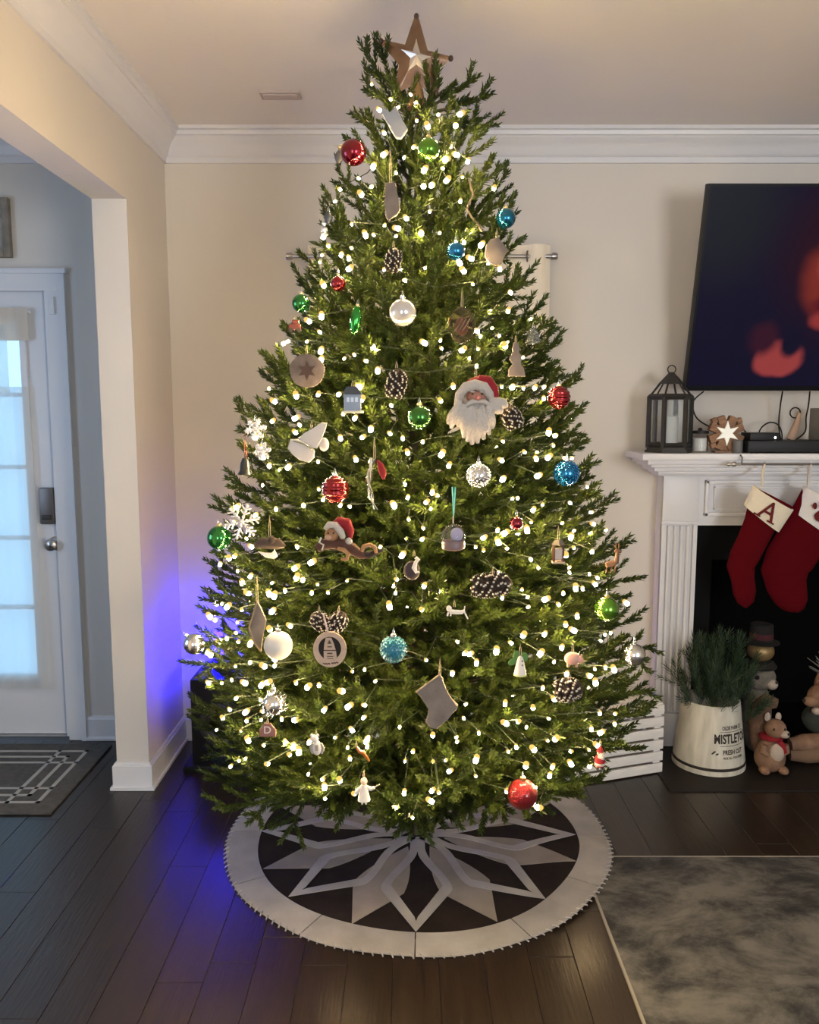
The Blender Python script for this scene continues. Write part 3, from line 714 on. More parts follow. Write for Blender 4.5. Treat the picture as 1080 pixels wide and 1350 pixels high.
#%%PART3
# ------------------------------------------------------------------ ornaments (local units are photo pixels, scaled to metres by each one's distance)
def orn(name, label, px, py, k=1.05, cat='ornament', group=None):
    P = surf(px, py, k); o = thing(name, label, cat, P, group); return o, mpp(P)
def hook(root, s, top, length=9, m=None, x=0.0, back=6):
    MB().tube([(x - 1.2, 0, top), (x - 1.0, -0.3, top + length * 0.5), (x, back * 0.4, top + length), (x + 1.0, -0.3, top + length * 0.5), (x + 1.2, 0, top)], 0.45, 5).build('hanging_loop', m or string_m, root, scale=s)
def bauble_mat(name, c, rough=0.18, metal=0.85, **k): return mat('bauble_' + name, c, rough, metal, coat=0.5, **k)
def bauble(label, px, py, r, m, style='plain', capm=None, k=1.05, tilt=(0, 0), extra=None):
    o, s = orn('bauble', label, px, py, k, 'ornament', 'round ball ornaments on the christmas tree')
    if style == 'ribbed':
        prof = [(0.0, -r)]
        for i in range(1, 60):
            th = -math.pi / 2 + math.pi * i / 60; rr = r * (1 + 0.035 * math.sin(th * 16)); prof.append((rr * math.cos(th), rr * math.sin(th)))
        prof.append((0, r)); MB().lathe(prof, 28).build('ball', m, o, scale=s)
    elif style == 'tinsel':
        MB().ell((0, 0, 0), r * 0.82, 20, 12).build('ball', m, o, scale=s); g = MB(); rr_ = random.Random(int(px))
        for i in range(46):
            d = Vector((rr_.gauss(0, 1), rr_.gauss(0, 1), rr_.gauss(0, 1))).normalized(); e = d.orthogonal().normalized()
            g.tube([d * r * 0.78, d * r * 0.98 + e * 2, d * r * 1.1 + e * 5], [0.5, 0.4, 0.2], 4)
        g.build('tinsel', silver_m, o, scale=s)
    elif style == 'beaded':
        MB().ell((0, 0, 0), r * 0.93, 22, 14).build('ball', m, o, scale=s); g = MB()
        for i in range(150):
            zz = 1 - 2 * (i + 0.5) / 150; a = i * 2.39996; q = math.sqrt(1 - zz * zz)
            g.ell((r * 0.95 * q * math.cos(a), r * 0.95 * q * math.sin(a), r * 0.95 * zz), r * 0.085, 6, 4)
        g.build('glitter_beads', extra or m, o, scale=s)
    else:
        MB().ell((0, 0, 0), r, 28, 18).build('ball', m, o, scale=s)
    MB().lathe([(r * 0.20, r * 0.95), (r * 0.21, r * 1.14), (r * 0.16, r * 1.20), (0, r * 1.21)], 14).build('cap', capm or gold_m, o, scale=s)
    hook(o, s, r * 1.15, 8, silver_m)
    if tilt[0] or tilt[1]: o.rotation_euler = (R(tilt[0]), R(tilt[1]), 0)
    return o, s
M_red = bauble_mat('red', (0.17, 0.003, 0.014)); M_red2 = bauble_mat('bright_red', (0.24, 0.008, 0.012), 0.22); M_redg = bauble_mat('glitter_red', (0.20, 0.010, 0.014), 0.3, bump=0.8, bscale=500)
M_green = bauble_mat('green', (0.035, 0.16, 0.02), 0.2); M_green2 = bauble_mat('lime', (0.10, 0.26, 0.02), 0.2); M_green3 = bauble_mat('deep_green', (0.02, 0.17, 0.035), 0.12)
M_teal = bauble_mat('teal', (0.005, 0.13, 0.24), 0.2); M_blue = bauble_mat('blue', (0.01, 0.15, 0.34), 0.2); M_teal2 = bauble_mat('aqua', (0.012, 0.16, 0.25), 0.3, bump=0.8, bscale=400)
M_pearl = mat('bauble_pearl', (0.55, 0.55, 0.56), 0.16, 0.55, coat=0.6); M_silver = mat('bauble_silver', (0.62, 0.62, 0.62), 0.2, 1.0); M_white = mat('bauble_white', (0.50, 0.49, 0.46), 0.42)
bauble('glossy crimson ball near the top of the tree, by the crown moulding', 466, 201, 17, M_red, tilt=(0, -70))
bauble('matte green ball hanging high, just under the star', 565, 197, 15, M_green2)
bauble('deep teal ball on the right edge above the curtain rod', 667, 288, 13, M_teal)
bauble('small blue ball beside clear glass, high right of centre', 601, 331, 12, M_blue, capm=silver_m)
bauble('white pearl ball in the upper centre of the tree', 531, 412, 18, M_pearl, capm=silver_m)
bauble('small red ball tucked in the upper left branches', 446, 374, 10, M_red2, k=1.02)
bauble('dark green ball half hidden on the upper left edge', 397, 400, 12, M_green3, k=1.03)
bauble('green ball in the centre, left of the santa', 553, 550, 16, M_green)
bauble('red ribbed ball on the right edge beside the santa', 737, 524, 15, M_red2, 'ribbed')
bauble('silver beaded ball right of centre, under the santa', 631, 627, 16, M_silver, 'beaded', silver_m, extra=silver_m)
bauble('blue beaded ball on the right edge of the middle branches', 747, 624, 17, M_blue, 'beaded', silver_m, extra=M_blue)
bauble('red ribbed ball left of centre with pale glitter bands', 442, 645, 18, M_red2, 'ribbed', silver_m)
bauble('shiny green ball on the left edge beside the glitter snowflake', 289, 709, 16, M_green3)
bauble('bright green ball on the right edge of the lower branches', 800, 803, 16, M_green2, k=1.04)
bauble('silver ball at the far left tip of the lower branches', 256, 849, 14, M_silver, capm=silver_m, tilt=(0, -40))
bauble('large white frosted ball on the lower left branches', 367, 851, 19, M_white, capm=silver_m)
bauble('aqua glitter ball low in the centre of the tree', 519, 856, 18, M_teal2, 'beaded', silver_m, extra=M_teal2)
bauble('silver tinsel ball low on the left side', 361, 928, 18, M_silver, 'tinsel', silver_m)
bauble('silver ball on the right edge above the white crate', 836, 863, 15, M_silver, capm=silver_m)
bauble('red mercury glass ball hanging lowest, over the tree skirt', 689, 1047, 20, M_redg, k=1.0)
bauble('small dark red ball among lights right of centre', 681, 690, 9, M_red, k=1.03)

cone_m = mat('pinecone_brown', (0.028, 0.016, 0.010), 0.8); frost_m = mat('cone_frost', (0.50, 0.46, 0.41), 0.8)
def pinecone(label, px, py, w, h, ang, frost=0.6, k=1.05):
    o, s = orn('pinecone', label, px, py, k, 'pinecone', 'frosted pinecones on the christmas tree')
    Mr = Matrix.Rotation(R(ang), 4, 'Y'); core = MB(); core.ell((0, 0, 0), (w * 0.36, w * 0.36, h * 0.47), 12, 9, M=None)
    core.v = [tuple(Mr @ Vector(p)) for p in core.v]; core.build('core', cone_m, o, scale=s)
    sc = MB(); tp = MB(); n = int(64 + h)
    for i in range(n):
        t = (i + 0.5) / n; zz = -h * 0.46 + h * 0.92 * t; rr = w * 0.36 * math.sqrt(max(0.05, 1 - (2 * t - 1.0) ** 2 * 0.9)) ; a = i * 2.39996
        a += 0.35 * math.sin(i * 12.9); zz += h * 0.012 * math.sin(i * 7.7)
        rad = Vector((math.cos(a), math.sin(a), 0)); tan = Vector((-math.sin(a), math.cos(a), 0)); up = Vector((0, 0, 1))
        d = (rad * 0.85 - up * 0.45).normalized(); c = rad * rr * 0.75 + up * zz; wd = w * 0.10; L1 = w * 0.28
        nn = d.cross(tan)
        e = c + d * L1
        f = [(0, 1, 2, 3), (4, 7, 6, 5), (0, 4, 5, 1), (1, 5, 6, 2), (2, 6, 7, 3), (3, 7, 4, 0)]
        def blk(p, q, w0, w1, th): return [p - tan * w0 - nn * th, p + tan * w0 - nn * th, q + tan * w1 - nn * th, q - tan * w1 - nn * th, p - tan * w0 + nn * th, p + tan * w0 + nn * th, q + tan * w1 + nn * th, q - tan * w1 + nn * th]
        sc.add([Mr @ v for v in blk(c, e, wd * 0.6, wd, w * 0.03)], f)
        if frost: tp.add([Mr @ v for v in blk(c + d * L1 * (1.0 - 0.20 * frost), e + d * w * 0.02, wd * 0.46, wd * 0.34, w * 0.034)], f)
    sc.build('scales', cone_m, o, scale=s, smooth=False)
    if frost: tp.build('frosted_tips', frost_m, o, scale=s, smooth=False)
    top = max(abs(h / 2 * math.cos(R(ang))), w * 0.45); hook(o, s, top, 9)
pinecone('small frosted pinecone high in the centre, above the pearl ball', 519, 341, 22, 30, 10, 0.8)
pinecone('upright frosted pinecone in the middle, above the green ball', 523, 504, 27, 38, 12, 0.6)
pinecone('dark pinecone with white tips at the right of the santa', 674, 549, 26, 30, -25, 0.6)
pinecone('long frosted pinecone lying sideways, right of centre', 650, 771, 32, 54, 84, 0.7)
pinecone('white dusted pinecone on the lower right, under the pink pig', 751, 909, 30, 36, 80, 1.4)
pinecone('frosted pinecone at the left of a pair above the wooden disc', 421, 818, 24, 28, -50, 0.9)
pinecone('frosted pinecone at the right of a pair above the wooden disc', 447, 818, 24, 27, 40, 1.5)

# felt and burlap shapes, wood pieces, small figures
felt_m = mat('taupe_felt', (0.125, 0.103, 0.090), 0.95, col2=(0.185, 0.156, 0.137), nscale=25, bump=0.4, bscale=420)
burlap_m = mat('burlap', (0.20, 0.145, 0.09), 0.95, col2=(0.27, 0.20, 0.13), nscale=60, bump=0.6, bscale=500)
wood_m = mat('pale_wood', (0.33, 0.245, 0.185), 0.75, col2=(0.40, 0.30, 0.23), nscale=12, stretch=(1, 1, 6)); bark_m = mat('slice_wood', (0.09, 0.068, 0.057), 0.85, col2=(0.17, 0.135, 0.115), nscale=30)
white_m = mat('ornament_white', (0.52, 0.50, 0.48), 0.5); wfab_m = mat('white_fabric', (0.50, 0.49, 0.49), 0.85, bump=0.3, bscale=300, translucent=0.2)
brown_m = mat('brown_plush', (0.055, 0.020, 0.012), 0.8); tan_m = mat('tan_plush', (0.24, 0.125, 0.06), 0.8); redf_m = mat('red_felt', (0.20, 0.005, 0.011), 0.85); fur_m = mat('white_fur', (0.42, 0.39, 0.36), 0.95, bump=0.9, bscale=350)
skin_m = mat('painted_skin', (0.27, 0.12, 0.085), 0.55); ink_m = mat('dark_ink', (0.02, 0.015, 0.012), 0.8); dkgreen_m = mat('green_felt', (0.07, 0.16, 0.04), 0.9); pink_m = mat('pink_glaze', (0.42, 0.23, 0.19), 0.4)
slate_m = mat('blue_grey_paint', (0.20, 0.25, 0.33), 0.5); crystal_m = mat('glitter_crystal', (0.48, 0.48, 0.50), 0.25, 0.4)

# star topper (mercury glass star with rounded points)
SP = at(549, 78, 2.50); stt = thing('star_topper', 'five pointed amber mercury glass star on top of the tree', 'star', SP); ss = mpp(SP)
outer = [(0, 55), (47, 1), (27, -44), (-27, -42), (-48, 23)]
inner = [(15, 11), (23, -16), (0, -31), (-23, -7), (-15, 18)]
MS = MB(); ring = []
for i in range(5):
    o_, n_ = outer[i], inner[i]; l = math.hypot(*o_); ux, uz = o_[0] / l, o_[1] / l
    ring += [(o_[0] - 2.8 * uz - ux * 3, o_[1] + 2.8 * ux - uz * 3), (o_[0], o_[1]), (o_[0] + 2.8 * uz - ux * 3, o_[1] - 2.8 * ux - uz * 3), n_]
n = len(ring); v = [(p[0], 0, p[1]) for p in ring]
v += [(p[0] * 0.55, -9 * (1 - 0.55 * math.hypot(p[0], p[1]) / 52), p[1] * 0.55) for p in ring] + [(p[0] * 0.55, 9 * (1 - 0.55 * math.hypot(p[0], p[1]) / 52), p[1] * 0.55) for p in ring] + [(0, -13, 0), (0, 13, 0)]
f = []
for i in range(n):
    j = (i + 1) % n; f += [(i, j, n + j, n + i), (j, i, 2 * n + i, 2 * n + j), (n + i, n + j, 3 * n), (2 * n + j, 2 * n + i, 3 * n + 1)]
star_m = mat('mercury_amber', (0.11, 0.058, 0.030), 0.25, 0.5, col2=(0.17, 0.10, 0.062), nscale=18, coat=0.6); tip_m = mat('star_tip_brown', (0.03, 0.014, 0.008), 0.4)
MS.add(v, f).build('star_body', star_m, stt, scale=ss)
sm5 = MB(); vv5 = []
for i in range(5):
    a1 = outer[i]; b1 = inner[i]; vv5 += [(a1[0] * 0.42, a1[1] * 0.42), (b1[0] * 0.36, b1[1] * 0.36)]
k5 = len(vv5); sm5.add([(p[0], -10.2 * (1 - 0.35 * math.hypot(*p) / 20), p[1]) for p in vv5] + [(0, -15.5, 0)], [(i, (i + 1) % k5, k5) for i in range(k5)]).build('silver_centre', mat('mercury_silver', (0.55, 0.52, 0.50), 0.3, 0.8), stt, scale=ss, smooth=False)
for o_ in outer: MB().ell((o_[0] * 0.965, 0, o_[1] * 0.965), (3.4, 3.4, 4.0), 10, 8).build('point_tip', tip_m, stt, scale=ss)
MB().lathe([(13, -62), (11, -50), (9, -40), (5, -30)], 14).build('socket', mat('amber_socket', (0.28, 0.17, 0.08), 0.35, 0.5), stt, scale=ss)

def flat(name, label, px, py, outline, m, th=4, bev=1.3, hk=None, cat='ornament', k=1.05, part='body', smooth=True):
    o, s = orn(name, label, px, py, k, cat)
    MB().prism(outline, -th, th, bev=bev).build(part, m, o, scale=s, smooth=smooth)
    if hk: hook(o, s, hk[1], hk[2], hk[3] if len(hk) > 3 else None, x=hk[0])
    return o, s
def circ(r, n=28, rx=None, c=(0, 0)): return [(c[0] + (rx or r) * math.cos(2 * math.pi * i / n), c[1] + r * math.sin(2 * math.pi * i / n)) for i in range(n)]
# grey fabric stocking low in the centre
o, s = orn('stocking_ornament', 'plain grey linen stocking ornament low in the centre of the tree', 577, 923, 1.01)
MB().prism([(-29, 12), (3, 36), (7, 30), (12, 8), (27, -6), (25, -13), (12, -24), (0, -39), (-8, -38), (-16, -30), (-13, -20), (-9, -12), (-15, -2)], -3.5, 3.5, bev=2.2).build('body', felt_m, o, scale=s)
hook(o, s, 34, 24, x=3)
MB().tube([(-28, -3.6, 11), (2, -3.6, 34)], 0.7, 5).build('hem', felt_m, o, scale=s)
# pale padded bunny-eared piece under the star
flat('felt_figure', 'pale blue grey padded felt figure hanging under the star', 521, 163, [(-18, 10), (-17, 19), (-10, 18), (-7, 4), (-3, 20), (4, 18), (5, 8), (14, -2), (17, -8), (8, -20), (1, -19), (-6, -8), (-9, 2)], mat('pale_blue_felt', (0.24, 0.255, 0.29), 0.9, bump=0.3, bscale=300), 4, 2, (0, 15, 8))
# dull taupe stocking high in centre
flat('stocking_ornament', 'long taupe felt stocking ornament high in the centre', 517, 264, [(-9, 22), (5, 22), (7, 2), (11, -12), (6, -20), (-2, -22), (-4, -28), (-8, -22), (-10, -4)], felt_m, 3, 1.5, (-2, 21, 48))
# burlap bird shape high right
flat('felt_bird', 'grey brown felt bird shape near the right end of the curtain rod', 655, 331, [(-16, -8), (-15, 6), (-8, 15), (2, 17), (9, 8), (16, 0), (10, -4), (8, -14), (0, -19), (-9, -16)], felt_m, 3, 1.4, (0, 16, 14))
# curly burlap ribbon
o, s = orn('ribbon_curl', 'curling tan ribbon hanging high on the right', 622, 270, 1.06, 'ribbon')
MB().tube([(-4 + 0.0, 0, 34), (-1, -1, 22), (2, 0, 12), (-4, 1, 2), (-6, 0, -6), (0, -1, -16), (8, 0, -24), (14, 1, -34)], 1.5, 6).build('ribbon', burlap_m, o, scale=s)
# narrow taupe silhouette, right
flat('felt_figure', 'tall narrow taupe felt figure on the right, above the santa', 680, 474, [(-3, 22), (3, 21), (5, 14), (3, 9), (8, 4), (8, -1), (5, -5), (11, -11), (13, -22), (-10, -22), (-9, -12), (-3, -6), (-8, 0), (-7, 5), (-3, 9), (-5, 14)], felt_m, 3, 0.8, (0, 20, 12))
# wood slice with star
o, s = orn('wood_slice', 'round wood slice ornament carved with a star, upper left', 405, 489, 1.06)
MB().prism([(23 * math.cos(a) * (1 + 0.03 * math.sin(5 * a)), 22 * math.sin(a)) for a in [2 * math.pi * i / 32 for i in range(32)]], -3, 3, bev=0.8).build('slice', bark_m, o, scale=s)
st8 = [((13 if i % 2 == 0 else 6) * math.sin(2 * math.pi * i / 12), (13 if i % 2 == 0 else 6) * math.cos(2 * math.pi * i / 12)) for i in range(12)][::-1]
MB().prism(st8, -3.8, -2.5).build('carved_star', mat('burnt_wood', (0.05, 0.03, 0.025), 0.9), o, scale=s, smooth=False); hook(o, s, 22, 12)
# blue painted house
o, s = orn('house_ornament', 'small blue grey painted house ornament left of centre', 465, 529, 1.06)
MB().box((0, 0, -2), (22, 14, 22), bev=0.8).build('walls', slate_m, o, scale=s)
MB().prism([(-13, 9), (13, 9), (6, 19), (-7, 19)], -9, 9).build('roof', mat('dark_roof', (0.035, 0.04, 0.05), 0.6), o, scale=s, smooth=False)
MB().box((0, 0, -14), (28, 18, 3), bev=0.8).build('base', mat('cream_base', (0.62, 0.58, 0.42), 0.6), o, scale=s)
for xx in (-5.5, 0, 5.5): MB().box((xx, -7.2, 2), (3.6, 1, 6)).build('window', mat('pale_window', (0.45, 0.52, 0.62), 0.3), o, scale=s, smooth=False)
hook(o, s, 19, 8)
# white dove
o, s = orn('dove_ornament', 'white fabric dove with spread wings, left side of the tree', 405, 583, 1.07)
MB().prism([(-3, 10), (8, 18), (20, 26), (27, 25), (24, 16), (19, 2), (13, -8), (8, -8), (-8, 2), (-12, 6)], -5, 1, bev=1.8).build('wing', wfab_m, o, scale=s)
MB().prism([(-22, 4), (-12, 4), (0, -4), (10, -12), (8, -22), (2, -27), (-10, -24), (-20, -16), (-26, -8)], -1, 5, bev=2.2).build('body', wfab_m, o, scale=s)
MB().ell((22, 0, -3), (7, 4, 9), 12, 8).build('tail', wfab_m, o, scale=s)
MB().tube([(-18, -2, 2), (-4, -6, -2), (10, -5, -10)], 0.9, 5).build('seam', mat('olive_thread', (0.2, 0.21, 0.14), 0.9), o, scale=s); hook(o, s, 18, 10, x=6)
# green glass pickle
o, s = orn('pickle_ornament', 'shiny green glass pickle ornament, upper left of centre', 469, 422, 1.06)
MB().ell((0, 0, 0), (7.5, 7.5, 18.5), 16, 14, fn=lambda p: p * (1 + 0.06 * math.sin(9 * p.z) * math.sin(6 * math.atan2(p.y, p.x)))).build('body', bauble_mat('pickle', (0.02, 0.24, 0.03), 0.12), o, scale=s)
MB().lathe([(2.4, 17.5), (2.4, 20.5), (0, 21)], 10).build('cap', gold_m, o, scale=s); hook(o, s, 20, 8, silver_m); o.rotation_euler = (0, R(8), 0)
# clear glass ring ornament with dark striped centre
o, s = orn('glass_ornament', 'oval clear glass ornament with a dark striped centre, right of the pearl ball', 609, 429, 1.06)
MB().ell((0, 0, 0), (18, 11, 24), 24, 16).build('shell', mat('tinted_glass', (0.72, 0.60, 0.46), 0.03, trans=0.97, ior=1.06), o, scale=s)
MB().ell((0, 0, -1), (9, 7, 12), 16, 10).build('centre', mat('maroon_core', (0.10, 0.03, 0.022), 0.5), o, scale=s)
for xx in (-5, 0, 5): MB().tube([(xx - 5, -8.2, -8), (xx + 1, -9, 0), (xx + 5, -8.2, 8)], 0.8, 5).build('stripe', mat('cream_stripe', (0.24, 0.19, 0.13), 0.6), o, scale=s)
hook(o, s, 23, 26)
# clear bauble with silver bell at right, and small crystals on the left
o, s = orn('glass_bell', 'clear silver glass bell on the right edge in front of the curtain', 703, 442, 1.04)
MB().lathe([(0, 10), (4, 9), (7, 4), (8, -3), (11, -9), (11, -10), (9.5, -10), (7, -3), (6, 3), (0, 8)], 20).build('bell', mat('smoky_glass', (0.62, 0.66, 0.68), 0.04, trans=0.95, ior=1.25), o, scale=s)
MB().ell((0, 0, -11), 2.2, 8, 6).build('clapper', silver_m, o, scale=s); hook(o, s, 9, 8, silver_m)
# crystal snowflake left
def snowflake(label, px, py, r, m, k=1.05):
    o, s = orn('snowflake_ornament', label, px, py, k)
    for i in range(6):
        a = math.pi * i / 3 + 0.2; g = MB(); d = Vector((math.cos(a), 0, math.sin(a))); q = Vector((-math.sin(a), 0, math.cos(a)))
        g.tube([Vector((0, 0, 0)), d * r], 1.5, 5)
        for t in (0.45, 0.72):
            for sg in (-1, 1): g.tube([d * r * t, d * r * (t + 0.2) + q * sg * r * 0.28], 1.2, 5)
        for t in (0.3, 0.6, 0.98): g.ell(d * r * t, 2.4, 6, 5)
        g.build('arm', m, o, scale=s)
    MB().ell((0, 0, 0), (3.5, 2.5, 3.5), 8, 6).build('hub', m, o, scale=s); hook(o, s, r * 0.9, 8, silver_m)
snowflake('large white glitter snowflake on the left edge above the green ball', 319, 688, 23, crystal_m)
snowflake('small crystal snowflake on the left edge, above the dark ornament', 337, 566, 13, crystal_m)
snowflake('tiny crystal snowflake on the left edge, beside the white dove', 346, 595, 10, crystal_m)
# dark ornament hanging on red cord at left edge
o, s = orn('dark_ornament', 'small black bell ornament on a reddish cord at the left edge', 324, 614, 1.03)
MB().lathe([(0, 11), (4, 10), (7, 3), (8, -6), (11, -11), (9, -12), (0, -9)], 18).build('bell', mat('black_gloss', (0.012, 0.014, 0.014), 0.25), o, scale=s); hook(o, s, 10, 34, mat('red_cord', (0.22, 0.07, 0.05), 0.9))
# small dark pieces high left
for (px, py, lab, c) in ((447, 207, 'small grey glass piece behind the crimson ball', (0.10, 0.10, 0.11)), (433, 287, 'small slate blue ornament on the upper left edge', (0.05, 0.06, 0.075))):
    o, s = orn('glass_drop', lab, px, py, 1.03); MB().lathe([(0, -9), (4, -6), (6, 0), (4, 5), (2, 8), (0, 9)], 14).build('drop', mat('drop_%d' % px, c, 0.25, 0.4), o, scale=s); hook(o, s, 8, 7, silver_m)
o, s = orn('glass_figure', 'small clear crystal figure on the upper left edge', 427, 299, 1.03)
MB().ell((0, 0, -4), (5, 4, 5), 8, 6).build('body', crystal_m, o, scale=s, smooth=False); MB().ell((0, 0, 4), (3.6, 3, 3.6), 8, 6).build('head', crystal_m, o, scale=s, smooth=False); hook(o, s, 7, 8, silver_m)
o, s = orn('wooden_car', 'tiny dark red wooden piece on the left edge, below the dark green ball', 389, 428, 1.03)
MB().box((0, 0, -3), (16, 7, 7), bev=1.5).build('body', mat('maroon_wood', (0.12, 0.025, 0.015), 0.5), o, scale=s); MB().box((1, 0, 3), (9, 6, 6), bev=1.2).build('cab', mat('maroon_wood'), o, scale=s)
for xx in (-5, 5): MB().lathe([(2.6, -4.2), (2.6, 4.2)], 12, M=Matrix.Translation((xx, 0, -7)) @ Matrix.Rotation(R(90), 4, 'X')).build('wheel', ink_m, o, scale=s)
hook(o, s, 6, 8)
# silver icicle with red leaf
o, s = orn('icicle_ornament', 'twisted silver icicle with a small red tassel, left of centre', 494, 638, 1.06)
g = MB()
for ph in (0, math.pi): g.tube([((-2 - 9 * math.sin(t * 2.6) * 0.8 + 7 * t * t) + 2.2 * math.cos(9 * t + ph), 2.2 * math.sin(9 * t + ph), 34 - 68 * t) for t in [i / 28 for i in range(29)]], [2.6 * (1 - 0.55 * i / 28) for i in range(29)], 7)
g.build('icicle', mat('icicle_silver', (0.62, 0.60, 0.54), 0.15, 0.95), o, scale=s)
MB().loft([(4, 32), (8, 24), (11, 14), (12, 6)], [1, 4.5, 5, 1.5], 3).build('tassel', redf_m, o, scale=s); hook(o, s, 33, 30, x=0)

# santa head
o, s = orn('santa_ornament', 'large santa head ornament with a red hat and long white beard', 627, 537, 1.12)
MB().ell((2, 6, 8), (24, 17, 26), 20, 14).build('head', fur_m, o, scale=s)
MB().ell((0, -8, 14), (13, 9, 9.5), 18, 12).build('face', skin_m, o, scale=s)
MB().ell((2, -17, 12), (3.6, 4, 3.2), 12, 8).build('nose', mat('rosy_nose', (0.55, 0.20, 0.15), 0.5), o, scale=s)
for xx in (-5, 7): MB().ell((xx, -15.4, 17), (1.6, 1.2, 1.2), 8, 6).build('eye', ink_m, o, scale=s)
for xx in (-6, 8): MB().ell((xx, -15, 20.5), (5, 2, 1.6), 10, 6, M=Matrix.Rotation(R(12 if xx < 0 else -12), 4, 'Y')).build('eyebrow', fur_m, o, scale=s)
g = MB(); g.loft([(2, 7), (-5, 7.5), (-12, 4), (-17, -2)], [2.2, 3.4, 2.8, 0.8], 3, y=-15); g.loft([(2, 7), (9, 7.5), (16, 4), (21, -2)], [2.2, 3.4, 2.8, 0.8], 3, y=-15); g.build('moustache', fur_m, o, scale=s)
MB().tube([(-25, -4, 2), (-22, -10, 16), (-14, -14, 26), (-2, -16, 29), (10, -14, 26), (17, -10, 17), (21, -5, 5)], [4, 6, 6.8, 7, 6.8, 6, 4], 12).build('hat_brim', fur_m, o, scale=s)
g = MB(); g.ell((5, 8, 25), (20, 14, 16), 20, 12); g.loft([(2, 36), (14, 32), (23, 22), (28, 8)], [7, 10, 8, 3], [9, 9, 7, 3], y=0); g.build('hat', redf_m, o, scale=s)
rr_ = random.Random(3); locks = [(-22, 8, -30, -8, -36, -22, 5), (-18, 4, -26, -14, -33, -28, 5.5), (-15, 0, -20, -18, -24, -27, 6), (-11, -2, -15, -24, -17, -40, 6), (-7, -2, -9, -26, -10, -45, 6.5), (-2, -3, -3, -26, -3, -49, 7), (3, -3, 3, -26, 4, -47, 6.5), (8, -2, 9, -24, 11, -42, 6.5), (12, 0, 15, -20, 17, -36, 6), (16, 2, 20, -14, 21, -28, 6), (20, 5, 27, -4, 34, -6, 6), (20, 9, 32, 4, 44, 2, 6), (18, 8, 28, 8, 42, 9, 4)]
g = MB()
for j, (xa, za, xb, zb, xc, zc, wd) in enumerate(locks):
    path = []; rad = []
    for i in range(9):
        t = i / 8; u = 1 - t
        path.append((u * u * xa + 2 * u * t * xb + t * t * xc + 1.6 * math.sin(6 * t + j), -9 - 7 * math.sin(math.pi * min(1, t + 0.25)) + 5 * t + (j % 3), u * u * za + 2 * u * t * zb + t * t * zc)); rad.append(wd * (0.75 + 0.5 * math.sin(math.pi * t)) * (1 - 0.55 * t ** 3))
    g.tube(path, rad, 9)
for j in range(14): g.ell((rr_.uniform(-16, 14), -8 + rr_.uniform(-4, 1), rr_.uniform(-30, 0)), (7, 5, 8), 9, 7)
g.build('beard', fur_m, o, scale=s); hook(o, s, 40, 16)
# brown figure lying in a santa hat
o, s = orn('santa_hat_animal', 'brown plush animal lying on its belly in a red santa hat, left side', 450, 712, 1.10)
MB().loft([(-32, -12), (-24, -6), (-12, -4), (0, -6), (14, -12), (26, -20), (34, -22)], [5, 7.5, 8, 8.5, 8.5, 6, 3], 8).build('body', brown_m, o, scale=s)
MB().ell((-12, -4, 8), (9, 8, 9), 16, 10).build('head', tan_m, o, scale=s)
MB().ell((-16, -10, 5), (5, 4, 4), 12, 8).build('muzzle', mat('pale_muzzle', (0.36, 0.22, 0.16), 0.7), o, scale=s)
for xx in (-16, -9): MB().ell((xx, -11.5, 11), (1.2, 1, 1.4), 8, 6).build('eye', ink_m, o, scale=s)
MB().tube([(-20, -8, 16), (-15, -10, 22), (-7, -8, 21), (-1, -6, 13), (3, -3, 4)], [3, 4.6, 5, 5, 4], 10).build('hat_brim', fur_m, o, scale=s)
MB().loft([(-10, 17), (-2, 24), (7, 22), (12, 12), (12, 2)], [5, 8, 8, 5.5, 2.5], 8).build('hat', redf_m, o, scale=s); MB().ell((10, -3, -1), 5, 12, 8).build('pom_pom', fur_m, o, scale=s)
MB().tube([(-4, -8, -10), (4, -9, -11), (10, -9, -17), (8, -9, -24), (0, -8, -24)], [2.6, 3, 3, 2.8, 2], 8).build('arm', tan_m, o, scale=s)
MB().tube([(27, -6, -14), (30, -7, -7), (38, -7, -5), (45, -7, -9), (46, -6, -16)], [2.6, 3, 3, 2.8, 2.2], 8).build('tail', tan_m, o, scale=s)
MB().loft([(22, -19), (36, -20), (48, -16), (56, -13)], [5, 5, 3, 1], 4).build('leg', mat('dark_plush', (0.02, 0.014, 0.012), 0.9), o, scale=s)
MB().tube([(-26, -6, 4), (-28, -9, -2), (-22, -9, -5), (-24, -9, -12)], 1.6, 6).build('silver_ribbon', silver_m, o, scale=s); hook(o, s, 20, 14)
# brown bird with white belly
o, s = orn('bird_ornament', 'brown felt bird ornament with a white belly, left side under its string', 356, 721, 1.05)
MB().loft([(-20, 2), (-10, 5), (0, 4), (12, 4), (20, 1)], [3, 8, 7, 7.5, 2], 5).build('wings', mat('umber_felt', (0.05, 0.034, 0.026), 0.9), o, scale=s)
MB().prism([(-16, -6), (-6, -14), (5, -16), (10, -13), (6, -3), (2, -9), (-6, -8)], -2, 2, bev=0.8).build('belly', white_m, o, scale=s); MB().ell((3, -2, 9), (5, 5, 6), 10, 8).build('head', mat('umber_felt'), o, scale=s); hook(o, s, 13, 28)
